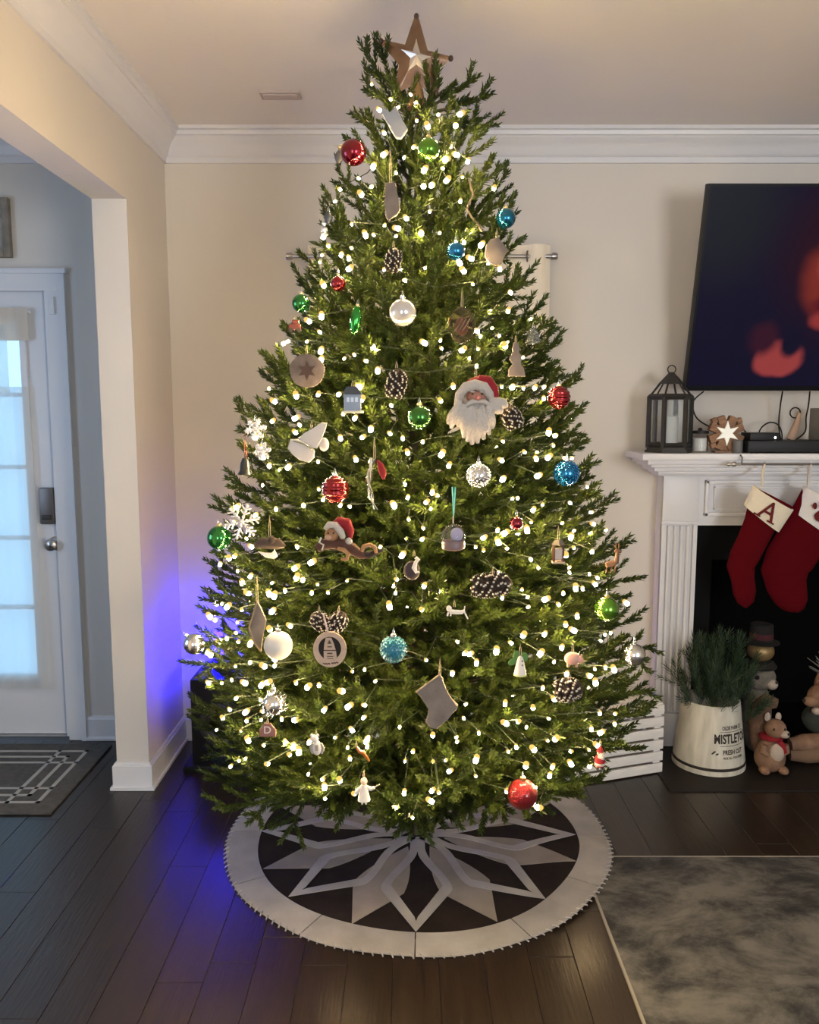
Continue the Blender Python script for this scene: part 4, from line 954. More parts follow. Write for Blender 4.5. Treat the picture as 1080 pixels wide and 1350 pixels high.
# snow globe on turquoise ribbon
o, s = orn('globe_ornament', 'clear dome ornament with a pinkish base on a turquoise ribbon', 598, 708, 1.08)
MB().ell((0, 0, 0), (16, 14, 17), 24, 16).build('dome', mat('dome_glass', (0.86, 0.86, 0.93), 0.03, trans=0.97, ior=1.08), o, scale=s)
MB().lathe([(11, -17), (15, -15), (16, -8), (14, -4), (0, -4)], 24).build('base', mat('mauve_base', (0.13, 0.085, 0.09), 0.4), o, scale=s); MB().ell((4, 0, 3), (8, 6, 9), 12, 9).build('snow_scene', mat('lilac_snow', (0.28, 0.28, 0.40), 0.6), o, scale=s)
MB().tube([(-0.5, 0, 18), (-0.5, 0, 28)], 1.0, 6).build('chain', silver_m, o, scale=s)
for xx in (-2, 2): MB().tube([(0, 0, 28), (xx, 0, 66)], 0.9, 5).build('ribbon', mat('turquoise_ribbon', (0.10, 0.42, 0.42), 0.7), o, scale=s)
# small wooden lantern
o, s = orn('lantern_ornament', 'small wooden lantern ornament on the right side below the red ball', 736, 728, 1.05)
for xx in (-6, 6):
    for yy in (-5, 5): MB().box((xx, yy, -1), (2, 2, 22)).build('post', brown_m, o, scale=s, smooth=False)
MB().box((0, 0, -13), (16, 13, 2.4)).build('base', wood_m, o, scale=s, smooth=False); MB().lathe([(9, 10), (5, 16), (0, 17)], 4).build('roof', mat('grey_roof', (0.12, 0.10, 0.08), 0.8), o, scale=s, smooth=False)
MB().box((0, 0, -2), (10, 8, 14)).build('pane', mat('frosted_pane', (0.40, 0.33, 0.28), 0.5), o, scale=s, smooth=False); hook(o, s, 16, 20)
# brown reindeer at far right edge
o, s = orn('reindeer_ornament', 'brown wooden reindeer at the far right edge of the tree', 811, 735, 1.07)
MB().loft([(-12, -10), (-4, -8), (2, -6), (3, 2), (3, 8)], [3.5, 4.5, 4, 2.6, 2.6], 3).build('body', mat('reindeer_wood', (0.09, 0.045, 0.026), 0.7), o, scale=s); MB().loft([(-1, 8), (4, 9), (8, 7)], [2, 3, 1.6], 2.4).build('head', mat('reindeer_wood'), o, scale=s)
g = MB(); g.tube([(2, 0, 10), (0, 0, 15), (2, 0, 20)], 0.8, 5); g.tube([(3, -1, 10), (5, -1, 15), (4, -1, 19)], 0.8, 5); g.tube([(0, 0, 15), (-3, 0, 17)], 0.7, 5); g.build('antlers', mat('reindeer_wood'), o, scale=s)
for xx in (-10, -4, 1): MB().tube([(xx, 0, -10), (xx - 1, 0, -20)], 1.1, 5).build('leg', mat('reindeer_wood'), o, scale=s)
# small white figures
o, s = orn('skeleton_ornament', 'tiny white cut-out figure on dark purple, centre of the tree', 546, 745, 1.06)
MB().ell((-3, 3, -8), (11, 6, 13), 14, 10).build('backing', mat('plum', (0.022, 0.012, 0.018), 0.6), o, scale=s)
g = MB(); g.tube([(2, -4, 11), (5, -4, 8), (2, -4, 4), (0, -4, -3), (3, -4, -9), (7, -4, -8)], [2.4, 3, 2.4, 3.4, 2, 1.2], 8); g.build('figure', white_m, o, scale=s); hook(o, s, 12, 8)
o, s = orn('dog_ornament', 'small white dog figure lying stretched out, lower right of centre', 601, 806, 1.08)
MB().loft([(-8, 0), (0, -1), (8, -1), (12, 1)], [3, 3, 2.8, 2], 3).build('body', white_m, o, scale=s); MB().ell((-9, -1, 4), (3.6, 3, 4.2), 10, 8).build('head', white_m, o, scale=s)
for xx in (-10, -6): MB().tube([(xx, -1, -1), (xx - 1, -1, -6)], 1.2, 5).build('leg', white_m, o, scale=s)
MB().tube([(11, 0, 0), (14, 0, -6), (16, 0, -10)], 1.1, 5).build('leg', white_m, o, scale=s); MB().tube([(11, 0, 1), (12, 0, 7)], 0.9, 5).build('tail', white_m, o, scale=s); hook(o, s, 6, 10, x=-2)
# burlap diamond with string on left
o, s = orn('burlap_stocking', 'folded burlap star point hanging on a long string, lower left', 340, 826, 1.06)
MB().prism([(0, 36), (6, 22), (12, 8), (8, -2), (6, -16), (4, -34), (-4, -24), (-12, -8), (-10, 4), (-5, 18)], -3, 3, bev=1.2).build('body', felt_m, o, scale=s); MB().tube([(0, -3, 34), (-5, -4, 17), (-11, -4, 0), (-4, -4, -22), (4, -3, -33)], 1.2, 6).build('hem', burlap_m, o, scale=s); hook(o, s, 34, 34)
# wooden disc with cut-out boat sail shape
o, s = orn('wooden_disc', 'pale wooden ring disc with a dark cut-out and a tall engraved sail shape', 435, 856, 1.10)
g = MB(); n = 36; v = []; f = []
for y in (-2, 2):
    for rx, rz, cz in ((22, 24, 0), (15, 16, 1.5)):
        for i in range(n): a = 2 * math.pi * i / n; v.append((rx * math.cos(a), y, cz + rz * math.sin(a)))
for i in range(n):
    j = (i + 1) % n; f += [(i, j, n + j, n + i), (2 * n + j, 2 * n + i, 3 * n + i, 3 * n + j), (i, 2 * n + i, 2 * n + j, j), (n + j, 3 * n + j, 3 * n + i, n + i)]
g.add(v, f).build('ring', wood_m, o, scale=s, smooth=False)
MB().prism(circ(16.5, 28, 15.5, (0, 1.5)), 0.6, 1.8).build('dark_backing', mat('black_backing', (0.012, 0.009, 0.008), 0.9), o, scale=s, smooth=False)
MB().prism([(-8, -15), (10, -15), (8, -2), (5, 9), (2, 16), (-5, 16), (-7, 9), (-8, -2)], -1.8, 0.8).build('sail', wood_m, o, scale=s, smooth=False)
for (xx, zz, ww, hh) in ((0, 4, 6, 1.4), (0, -1, 16, 1.3), (0, -5, 7, 1.5), (0.5, -9, 8, 0.8), (0.5, -12, 8, 0.7)): MB().box((xx, -2.0, zz), (ww, 0.8, hh)).build('engraved_line', mat('engraving', (0.06, 0.04, 0.035), 0.9), o, scale=s, smooth=False)
MB().prism([(-3, 8), (2.5, 8), (-0.5, 13.5)], -2.4, -1.6).build('engraved_peak', mat('engraving'), o, scale=s, smooth=False)
g = MB(); g.tube([(-9 + 1.0 * i, -2.2, -19 + 1.0 * math.sin(i * 1.9)) for i in range(10)], 0.7, 4); g.tube([(2 + 1.0 * i, -2.2, -18.5 + 1.0 * math.sin(i * 2.1) + 0.15 * i) for i in range(10)], 0.7, 4); g.build('engraved_script', mat('engraving'), o, scale=s)
MB().tube([(-2, 0, 22), (-5, -1, 34), (-8, 0, 48)], 1.4, 6).build('ribbon', mat('mauve_ribbon', (0.42, 0.34, 0.33), 0.8), o, scale=s)
# letter ornament
o, s = orn('letter_ornament', 'small dusky pink house-shaped ornament with a white letter D, lower left', 353, 963, 1.08)
MB().prism([(-11, -8), (11, -8), (11, 1), (4, 10), (-4, 10), (-11, 1)], -2, 2, bev=0.7).build('body', mat('dusky_pink', (0.19, 0.085, 0.075), 0.7), o, scale=s); text_mb(MB(), 'D', 14, (0, -2.2, 1), 0.4).build('letter', white_m, o, scale=s, smooth=False); hook(o, s, 9, 8)
# small snowman bear low left
o, s = orn('bear_ornament', 'small white and grey bear figure low on the left', 417, 982, 1.07)
MB().ell((1, 0, -4), (6.5, 5, 10), 14, 10).build('body', white_m, o, scale=s); MB().ell((-2, -1, 9), (5.5, 4.5, 5), 12, 9).build('head', white_m, o, scale=s)
for xx in (-6, 2): MB().ell((xx, 0, 13), 2, 8, 6).build('ear', white_m, o, scale=s)
for sg in (-1, 1): MB().loft([(1 + sg * 5, 2), (1 + sg * 8, -4), (1 + sg * 6, -12)], [2, 2.2, 1.6], 2).build('arm', mat('grey_paint', (0.25, 0.23, 0.22), 0.6), o, scale=s)
MB().box((1, -5, -2), (4, 1.5, 8)).build('scarf', mat('grey_paint'), o, scale=s, smooth=False); hook(o, s, 13, 8)
# angel over the skirt
o, s = orn('angel_ornament', 'small white robed angel with outstretched arm, hanging over the tree skirt', 480, 1043, 1.02)
MB().lathe([(0, 10), (4, 9), (5.5, 2), (8, -10), (8.5, -12), (0, -12)], 18).build('robe', white_m, o, scale=s); MB().ell((0, 0, 14), (4.6, 4.4, 5), 12, 9).build('head', mat('angel_skin', (0.55, 0.42, 0.34), 0.6), o, scale=s)
MB().loft([(2, 6), (9, 3), (14, 5)], [3, 3, 2], 2.4).build('arm', white_m, o, scale=s); MB().loft([(-2, 6), (-8, 1), (-11, -4)], [3, 3.2, 2.4], 2.4).build('arm', white_m, o, scale=s)
for xx in (-2.5, 2.5): MB().tube([(xx, 0, -12), (xx, 0, -18)], 1.4, 6).build('leg', white_m, o, scale=s)
MB().tube([(13, 0, 5), (21, -1, 10)], 0.9, 5).build('wand', mat('grey_paint'), o, scale=s); hook(o, s, 18, 10)
# angel with green leaves
o, s = orn('bell_figure', 'small white bell-shaped figure with green leaf wings, lower right', 686, 877, 1.07)
MB().lathe([(0, 13), (3, 11), (5, 5), (8, -10), (8.5, -12), (0, -13)], 18).build('body', white_m, o, scale=s)
for (xx, zz, rot) in ((-10, 4, 30), (-5, 13, 75), (6, 11, 110)): MB().ell((xx, 2, zz), (6.5, 1.4, 4.5), 12, 8, M=Matrix.Rotation(R(-rot), 4, 'Y')).build('leaf', dkgreen_m, o, scale=s)
for zz in (7, 2): MB().ell((2, -5.2 if zz > 5 else -6.5, zz), 1.1, 6, 5).build('button', ink_m, o, scale=s)
MB().lathe([(8.6, -13.5), (8.8, -11.5)], 18).build('hem', mat('lime_hem', (0.45, 0.5, 0.2), 0.6), o, scale=s); hook(o, s, 13, 16)
# pink pig
o, s = orn('pig_ornament', 'small pink pig ornament lower right, above a dusted pinecone', 755, 868, 1.07)
MB().ell((0, 0, 0), (11, 8, 8.5), 16, 10).build('body', pink_m, o, scale=s); MB().ell((9, -3, -1), (5, 5, 5), 12, 8).build('head', pink_m, o, scale=s); MB().ell((13.5, -4, -2), (1.8, 2.4, 2), 8, 6).build('snout', pink_m, o, scale=s)
for xx in (7, 11): MB().ell((xx, -3, 4.5), (1.6, 1, 2.4), 8, 6).build('ear', pink_m, o, scale=s)
for xx in (-6, 5): MB().tube([(xx, -2, -6), (xx, -2, -11)], 2, 7).build('leg', pink_m, o, scale=s)
hook(o, s, 8, 18)
# little santa figure by crate
o, s = orn('santa_figure', 'tiny standing santa figure at the lower right, before the white crate', 791, 1000, 1.04)
MB().lathe([(0, -10), (6, -10), (7, -4), (5.5, 3), (4, 6), (0, 7)], 16).build('coat', redf_m, o, scale=s); MB().ell((0, 0, 8), (4.2, 4, 4.4), 10, 8).build('head', skin_m, o, scale=s)
MB().ell((1, -3, 3), (5, 3, 6), 12, 8).build('beard', fur_m, o, scale=s); MB().lathe([(4.6, 10), (3, 14), (0, 19)], 12).build('hat', redf_m, o, scale=s); MB().lathe([(7.2, -8), (7.4, -5)], 14).build('fur_trim', fur_m, o, scale=s)
for xx in (-3, 3): MB().tube([(xx, 0, -10), (xx, -1, -15)], 2, 7).build('boot', ink_m, o, scale=s)
hook(o, s, 18, 8)
# small copper figure low
o, s = orn('copper_ornament', 'small orange copper twist low in the centre left', 477, 994, 1.04)
MB().tube([(-7, 0, 10), (-3, -2, 4), (2, 0, 2), (5, 2, -4), (10, 0, -10)], [1.5, 2.4, 2.6, 2.4, 1.2], 8).build('twist', mat('copper', (0.50, 0.15, 0.05), 0.3, 0.7), o, scale=s); hook(o, s, 9, 8, x=-7)
#%%PART4
# ------------------------------------------------------------------ curtain rod and curtains behind the tree
crv = at(560, 338, 3.60); rz_ = crv.z
rod = thing('curtain_rod', 'brushed metal curtain rod on the wall behind the tree', 'curtain rod', (0.06, 3.60, rz_))
MB().tube([(-0.562, 0, 0), (0.545, 0, 0)], 0.009, 12).build('pole', steel_m, rod)
for sg in (-0.575, 0.555): MB().lathe([(0.009, -0.012), (0.015, -0.010), (0.016, 0.010), (0.012, 0.016), (0, 0.017)], 14, M=Matrix.Translation((sg, 0, 0)) @ Matrix.Rotation(R(90), 4, 'Y')).build('finial', steel_m, rod)
for sg in (-0.50, 0.515): MB().b2((sg - 0.008, -0.004, -0.012), (sg + 0.008, BY - 3.60, 0.012)).build('bracket', steel_m, rod, smooth=False)
curt_m = mat('linen_curtain', (0.72, 0.65, 0.53), 0.95, col2=(0.78, 0.71, 0.59), nscale=60, stretch=(1, 1, 0.15), bump=0.25, bscale=300)
for (xa, xb, lab) in ((-0.435, 0.075, 'cream linen curtain panel at the left end of the rod behind the tree'), (0.085, 0.603, 'cream linen curtain panel with grommets at the right end of the rod')):
    c = thing('curtain', lab, 'curtain', (xa, 3.60, rz_), 'curtain panels behind the tree')
    cloth(MB(), 0, xb - xa, -1.35, 0.048, 0.0, 0.026, 3.0, 72, 10, ph=0.5).build('fabric', curt_m, c)
    for i in range(6):
        t = (i * math.pi - 0.5 - 0.0) / (2 * math.pi * 3.0)
        if 0.03 < t < 0.97:
            a = 2 * math.pi * 20
            MB().tube([(t * (xb - xa) + 0.004 * math.cos(u), 0.020 * math.cos(u), 0.021 * math.sin(u)) for u in [2 * math.pi * q / 18 for q in range(18)]], 0.004, 6, closed=True).build('grommet', bronze_m, c)

# ------------------------------------------------------------------ speaker box and blue lamp in the left corner
sp = thing('subwoofer', 'black speaker box on the floor in the corner behind the tree', 'speaker', (-0.80, 3.48, 0))
MB().b2((-0.13, -0.13, 0.03), (0.13, 0.14, 0.395), bev=0.008).build('cabinet', black_m, sp)
MB().b2((-0.16, -0.17, 0.0), (0.16, 0.15, 0.03), bev=0.008).build('base', black_m, sp)
MB().lathe([(0.09, 0), (0.095, 0.008), (0.08, 0.010), (0.07, 0.002), (0, -0.006)], 28, M=Matrix.Translation((0, -0.13, 0.20)) @ Matrix.Rotation(R(90), 4, 'X')).build('driver', mat('driver_grey', (0.03, 0.03, 0.032), 0.5), sp)
led_m = bpy.data.materials.new('blue_led'); led_m.use_nodes = True
nt = led_m.node_tree; nt.nodes.remove(nt.nodes['Principled BSDF']); em = nt.nodes.new('ShaderNodeEmission'); em.inputs[0].default_value = (0.0022, 0.0010, 1.0, 1); em.inputs[1].default_value = LED_STRENGTH
nt.links.new(em.outputs[0], nt.nodes['Material Output'].inputs[0])
bl = thing('blue_lamp', 'small glowing blue lamp on the black speaker in the corner', 'lamp', (-0.86, 3.585, 0.395))
MB().lathe([(0.030, 0), (0.032, 0.012), (0.020, 0.018)], 20).build('base', black_m, bl)
MB().lathe([(0.020, 0.018), (0.022, 0.05), (0.022, 0.13), (0.016, 0.145), (0, 0.15)], 20).build('glowing_tube', led_m, bl)

# ------------------------------------------------------------------ fireplace
MPX = 1.89     # centre line of mantel and television
fp = thing('fireplace', 'white fireplace mantel with fluted pilasters around a black firebox', 'fireplace', (MPX, BY, 0))
X0 = 1.116 - MPX; X1 = 1.273 - MPX; PF = 3.585 - BY; SF = 3.40 - BY
shelf_z0, shelf_z1 = 1.320, 1.348
MB().b2((0.968 - MPX, SF, shelf_z0), (-(0.968 - MPX), 0, shelf_z1), bev=0.004).build('shelf', trim_m, fp)
steps = [(1.300, 1.322, SF + 0.028, 0.030), (1.286, 1.302, SF + 0.050, 0.05), (1.268, 1.288, SF + 0.085, 0.075), (1.254, 1.270, SF + 0.110, 0.100), (1.242, 1.256, PF - 0.018, 0.118)]
for (za, zb, yf, ins) in steps: MB().b2((0.968 - MPX + ins, yf, za), (-(0.968 - MPX + ins), 0, zb), bev=0.004).build('cornice_moulding', trim_m, fp)
for sg in (-1, 1):
    xa, xb = (X0, X1) if sg < 0 else (-X1, -X0)
    pl = MB().b2((xa, PF + 0.012, 0.001), (xb, 0, 1.242)).build('pilaster', trim_m, fp, smooth=False)
    MB().b2((xa, PF, 1.038), (xb, PF + 0.02, 1.242), bev=0.003).build('capital_block', trim_m, pl)
    MB().b2((xa - 0.004, PF - 0.005, 1.026), (xb + 0.004, PF + 0.02, 1.040), bev=0.003).build('capital_band', trim_m, pl)
    MB().b2((xa - 0.004, PF - 0.004, 0.001), (xb + 0.004, PF + 0.02, 0.16), bev=0.003).build('plinth', trim_m, pl)
    for k in range(4):
        xc = xa + 0.022 + (xb - xa - 0.044) * (k + 0.5) / 4
        MB().tube([(xc, PF + 0.010, 0.17), (xc, PF + 0.010, 1.02)], 0.0115, 8).build('reed', trim_m, pl)
    for xe in (xa + 0.009, xb - 0.009): MB().b2((xe - 0.009, PF, 0.16), (xe + 0.009, PF + 0.02, 1.03)).build('edge_strip', trim_m, pl, smooth=False)
MB().b2((X1, PF + 0.016, 1.02), (-X1, 0, 1.242)).build('frieze', trim_m, fp, smooth=False)
for (a, b) in (((X1 + 0.03, 1.205), (-X1 - 0.03, 1.222)), ((X1 + 0.03, 1.062), (-X1 - 0.03, 1.079)), ((X1 + 0.03, 1.062), (X1 + 0.047, 1.222)), ((-X1 - 0.047, 1.062), (-X1 - 0.03, 1.222))):
    MB().b2((a[0], PF + 0.002, a[1]), (b[0], PF + 0.02, b[1]), bev=0.004).build('panel_moulding', trim_m, fp)
for (a, b) in (((X1 + 0.07, 1.185), (-X1 - 0.07, 1.194)), ((X1 + 0.07, 1.09), (-X1 - 0.07, 1.099)), ((X1 + 0.07, 1.09), (X1 + 0.08, 1.194)), ((-X1 - 0.08, 1.09), (-X1 - 0.07, 1.194))):
    MB().b2((a[0], PF + 0.008, a[1]), (b[0], PF + 0.02, b[1]), bev=0.003).build('panel_moulding', trim_m, fp)
tile_m = mat('black_slate', (0.004, 0.004, 0.0042), 0.75, spec=0.12)
sr = MB(); sr.b2((X1, PF + 0.045, 0.001), (FBX0 - MPX, 0, 1.02)); sr.b2((FBX1 - MPX, PF + 0.045, 0.001), (-X1, 0, 1.02)); sr.b2((FBX0 - MPX, PF + 0.045, FBZ), (FBX1 - MPX, 0, 1.02)); sr.build('slate_surround', tile_m, fp, smooth=False)
fb = MB(); a, b = FBX0 - MPX, FBX1 - MPX
fb.b2((a, 0.45, 0.001), (b, 0.47, FBZ)); fb.b2((a - 0.02, 0, 0.001), (a, 0.47, FBZ)); fb.b2((b, 0, 0.001), (b + 0.02, 0.47, FBZ)); fb.b2((a, 0, FBZ), (b, 0.47, FBZ + 0.02)); fb.b2((a, 0, 0.0), (b, 0.47, 0.012)); fb.build('firebox', soot_m, fp, smooth=False)
hth = struct('trim_5', MB().b2((1.05, 3.14, 0.0005), (2.75, PF + BY - 0.004, 0.006)), mat('hearth_slate', (0.012, 0.009, 0.008), 0.55, spec=0.3), 'dark slate hearth flush with the floor before the fireplace', 'hearth')

# stocking rail
rl = at(967, 612, SF + BY - 0.02); rail = thing('stocking_rail', 'thin metal rail with a turned finial along the mantel edge', 'rail', (rl.x, rl.y, rl.z))
MB().tube([(0.02, 0, 0), (1.1, 0, 0)], 0.0045, 10).build('rod', bronze_m, rail)
MB().lathe([(0, -0.03), (0.005, -0.028), (0.009, -0.018), (0.006, -0.010), (0.010, -0.004), (0.010, 0.008), (0.005, 0.014), (0.005, 0.03), (0, 0.03)], 14, M=Matrix.Rotation(R(90), 4, 'Y')).build('finial', mat('pewter', (0.45, 0.42, 0.38), 0.35, 0.8), rail)
for xx in (0.035, 1.05): MB().tube([(xx, 0, 0), (xx, 0.0, 0.028), (xx, 0.018, 0.037)], 0.003, 6).build('bracket', bronze_m, rail)

# stockings
cuffA = mat('cuff_cream', (0.66, 0.60, 0.47), 0.95, bump=0.4, bscale=350); cuffB = mat('cuff_white', (0.62, 0.60, 0.58), 0.95, bump=0.4, bscale=350); knit = mat('red_knit', (0.075, 0.0016, 0.004), 0.95, bump=0.6, bscale=260, spec=0.1)
def stocking(label, hx, hy, spine, hw, cuff, cm, thick, yo=4):
    base = at(hx, hy, rl.y - 0.0); o = thing('christmas_stocking', label, 'stocking', base, 'red stockings on the mantel rail'); s = mpp(base)
    loc = lambda p: (p[0] - hx, hy - p[1])
    MB().loft([loc(p) for p in spine], hw, [thick] * (len(hw) - 2) + [thick * 0.8, thick * 0.35], 20, y=yo).build('sock', knit, o, scale=s)
    C = [loc(p) for p in cuff]      # top-left, top-right, bottom-right, bottom-left; slightly bowed
    tl, tr, br, bl_ = [Vector((p[0], 0, p[1])) for p in C]; v = []; f = []; n = 22; rows = 7
    for r_ in range(rows):
        t = r_ / (rows - 1); a = tl.lerp(bl_, t); b = tr.lerp(br, t); ax = (b - a); h = ax.length / 2; ax.normalize(); c = (a + b) / 2; dn = Vector((ax.z, 0, -ax.x))
        if dn.z > 0: dn = -dn
        for j in range(n):
            an = 2 * math.pi * j / n; v.append(c + ax * h * math.cos(an) + Vector((0, yo + (thick + 2.2) * math.sin(an), 0)) + dn * (3.2 * -math.sin(an)))
    for r_ in range(rows - 1):
        for j in range(n): f.append((r_ * n + j, r_ * n + (j + 1) % n, (r_ + 1) * n + (j + 1) % n, (r_ + 1) * n + j))
    MB().add(v, f).build('cuff', cm, o, scale=s)
    return o, s, loc
o, s, loc = stocking('red knit stocking with a cream cuff and a red letter A', 1008, 612, [(1024, 656), (1016, 672), (1008, 692), (999, 715), (990, 735), (985, 750), (989, 768), (992, 785), (994, 799), (994, 806)], [30, 27, 22, 20.5, 20.5, 19, 15.5, 15.5, 11, 2], [(996, 640), (1052, 673), (1034, 703), (985, 666)], cuffA, 9)
p = loc((1010, 674)); text_mb(MB(), 'A', 35, (p[0] + 3, -9.5, p[1]), 0.5, rot=R(-30)).build('letter', mat('burgundy_felt', (0.10, 0.005, 0.008), 0.9), o, scale=s, smooth=False)
for (dx, dz) in ((-11.5, -11), (9.5, -11)): MB().box((0, 0, 0), (10, 1.2, 2.0), M=Matrix.Translation((p[0] + 3 + dx * 0.86 + dz * 0.5, -9.6, p[1] - dx * 0.5 + dz * 0.86)) @ Matrix.Rotation(R(30), 4, 'Y')).build('letter_serif', mat('burgundy_felt'), o, scale=s, smooth=False)
MB().tube([(-1, 0, -30), (-2, 0, -14), (0, 0, 0), (1.5, 2, 2), (0.5, 4, -2), (0, 4, -28)], 1.7, 7).build('hanging_loop', cuffA, o, scale=s)
o, s, loc = stocking('wide red stocking with a white cuff and a red paw print', 1069, 612, [(1107, 663), (1097, 682), (1085, 704), (1073, 725), (1062, 745), (1056, 761), (1060, 781), (1067, 797), (1074, 808), (1077, 815), (1078, 818)], [37, 36, 35, 35, 35, 33, 28, 24, 18, 10, 3], [(1075, 643), (1142, 674), (1118, 714), (1064, 678)], cuffB, 10, yo=29)
p = loc((1094, 680)); paw = mat('burgundy_felt')
MB().prism(circ(8, 20, 11), -1, 1, bev=0.5).build('paw_pad', paw, o, loc=((p[0] + 2) * s, 13.5 * s, (p[1] - 3) * s), scale=s)
for (dx, dz) in ((-9, 11), (0, 13), (9, 9), (15, 2)): MB().prism(circ(4.6, 16, 2.7), -1, 1, bev=0.4).build('paw_toe', paw, o, loc=((p[0] + dx) * s, 14.0 * s, (p[1] + dz) * s), scale=s)
MB().tube([(7, 18, -33), (3, 8, -14), (0, 0, 0), (1.5, 2, 2), (0.5, 5, -2), (9, 22, -31)], 1.9, 7).build('hanging_loop', cuffB, o, scale=s)

# ------------------------------------------------------------------ television
TB = Vector((1.171, 3.52, 1.61)); TT = Vector((1.171, 3.334, 2.406)); up = (TT - TB); th_ = up.length; tilt = math.atan2(TB.y - TT.y, TT.z - TB.z); TWD = 1.44
tv = thing('television', 'large flat television tilted down above the mantel', 'television', TB); tv.rotation_euler = (tilt, 0, 0)
MB().b2((0, 0.004, 0), (TWD, 0.045, th_), bev=0.004).build('cabinet', black_m, tv)
fr = MB()
for a, b in (((0, -0.004, 0), (0.009, 0.006, th_)), ((TWD - 0.009, -0.004, 0), (TWD, 0.006, th_)), ((0.009, -0.004, th_ - 0.010), (TWD - 0.009, 0.006, th_)), ((0.009, -0.004, 0), (TWD - 0.009, 0.006, 0.020))): fr.b2(a, b)
fr.build('bezel', mat('bezel_black', (0.003, 0.003, 0.004), 0.4, spec=0.15), tv, smooth=False)
scr = bpy.data.materials.new('tv_picture'); scr.use_nodes = True; nt = scr.node_tree; N = nt.nodes; L = nt.links; b = N['Principled BSDF']
b.inputs['Base Color'].default_value = (0.003, 0.003, 0.004, 1); b.inputs['Roughness'].default_value = 0.3; b.inputs['Specular IOR Level'].default_value = 0.03
tc = N.new('ShaderNodeTexCoord'); sx = N.new('ShaderNodeSeparateXYZ')
nz_ = N.new('ShaderNodeTexNoise'); nz_.inputs['Scale'].default_value = 5; nz_.inputs['Detail'].default_value = 3; vm_ = N.new('ShaderNodeVectorMath'); vm_.operation = 'MULTIPLY_ADD'
L.new(tc.outputs['Object'], nz_.inputs[0]); L.new(nz_.outputs['Color'], vm_.inputs[0]); vm_.inputs[1].default_value = (0.07, 0.0, 0.07); L.new(tc.outputs['Object'], vm_.inputs[2])
L.new(vm_.outputs[0], sx.inputs[0])
def mth(op, a, b_=None, c_=None):
    n = N.new('ShaderNodeMath'); n.operation = op
    for i, q in enumerate((a, b_, c_)):
        if q is None: continue
        if isinstance(q, (int, float)): n.inputs[i].default_value = q
        else: L.new(q, n.inputs[i])
    return n.outputs[0]
def blob(cx, cz, rx, rz, soft=0.5):
    cx += 0.035; cz += 0.035
    dx = mth('DIVIDE', mth('SUBTRACT', sx.outputs[0], cx), rx); dz = mth('DIVIDE', mth('SUBTRACT', sx.outputs[2], cz), rz)
    d2 = mth('SQRT', mth('ADD', mth('MULTIPLY', dx, dx), mth('MULTIPLY', dz, dz)))
    m = N.new('ShaderNodeMapRange'); m.interpolation_type = 'SMOOTHSTEP'; m.inputs['From Min'].default_value = 1 + soft / 2; m.inputs['From Max'].default_value = 1 - soft / 2
    L.new(d2, m.inputs['Value']); return m.outputs[0]
def mixc(f, a, c):
    n = N.new('ShaderNodeMix'); n.data_type = 'RGBA'; L.new(f, n.inputs['Factor'])
    if isinstance(a, tuple): n.inputs['A'].default_value = (*a, 1)
    else: L.new(a, n.inputs['A'])
    n.inputs['B'].default_value = (*c, 1); return n.outputs['Result']
navy = S(17, 14, 36)
c0 = mixc(blob(0.10, 0.72, 0.20, 0.26, 1.0), navy, S(24, 25, 34))
c0 = mixc(blob(0.78, 0.55, 0.42, 0.36, 0.8), c0, S(40, 12, 24))
c0 = mixc(blob(0.62, 0.44, 0.185, 0.19, 0.45), c0, S(118, 42, 34))
c0 = mixc(blob(0.575, 0.50, 0.07, 0.10, 0.9), c0, S(190, 96, 66))
c0 = mixc(blob(0.560, 0.345, 0.085, 0.045, 0.8), c0, S(84, 20, 30))
c0 = mixc(blob(0.545, 0.285, 0.070, 0.040, 0.7), c0, S(140, 50, 48))
c0 = mixc(blob(0.375, 0.135, 0.105, 0.075, 0.35), c0, S(146, 58, 58))
c0 = mixc(blob(0.300, 0.215, 0.060, 0.060, 0.9), c0, S(50, 18, 34))
c0 = mixc(blob(0.420, 0.205, 0.045, 0.055, 0.7), c0, navy)
L.new(c0, b.inputs['Emission Color']); b.inputs['Emission Strength'].default_value = 1.0
MB().b2((0.009, -0.001, 0.020), (TWD - 0.009, 0.003, th_ - 0.010)).build('screen', scr, tv, smooth=False)
MB().b2((0.45, 0.045, 0.25), (1.0, 0.075, 0.6)).build('wall_mount', iron_m, tv, smooth=False)

# ------------------------------------------------------------------ things on the mantel shelf
SZ = shelf_z1 + 0.0005
lx = at(881, 600, 3.52).x
ln = thing('candle_lantern', 'dark metal six-sided candle lantern with glass panes at the mantel end', 'lantern', (lx, 3.515, SZ)); lan = iron_m
def hexr(r, z, off=R(-3)): return [(r * math.cos(off + math.pi / 3 * i), r * math.sin(off + math.pi / 3 * i), z) for i in range(6)]
def hexp(r0, z0, r1, z1): return MB().add(hexr(r0, z0) + hexr(r1, z1), [tuple(range(5, -1, -1)), tuple(range(6, 12))] + [(i, (i + 1) % 6, 6 + (i + 1) % 6, 6 + i) for i in range(6)])
hexp(0.103, 0, 0.100, 0.010).build('base', lan, ln, smooth=False); hexp(0.095, 0.010, 0.092, 0.022).build('base_step', lan, ln, smooth=False)
A_ = hexr(0.088, 0.02); B_ = hexr(0.088, 0.235)
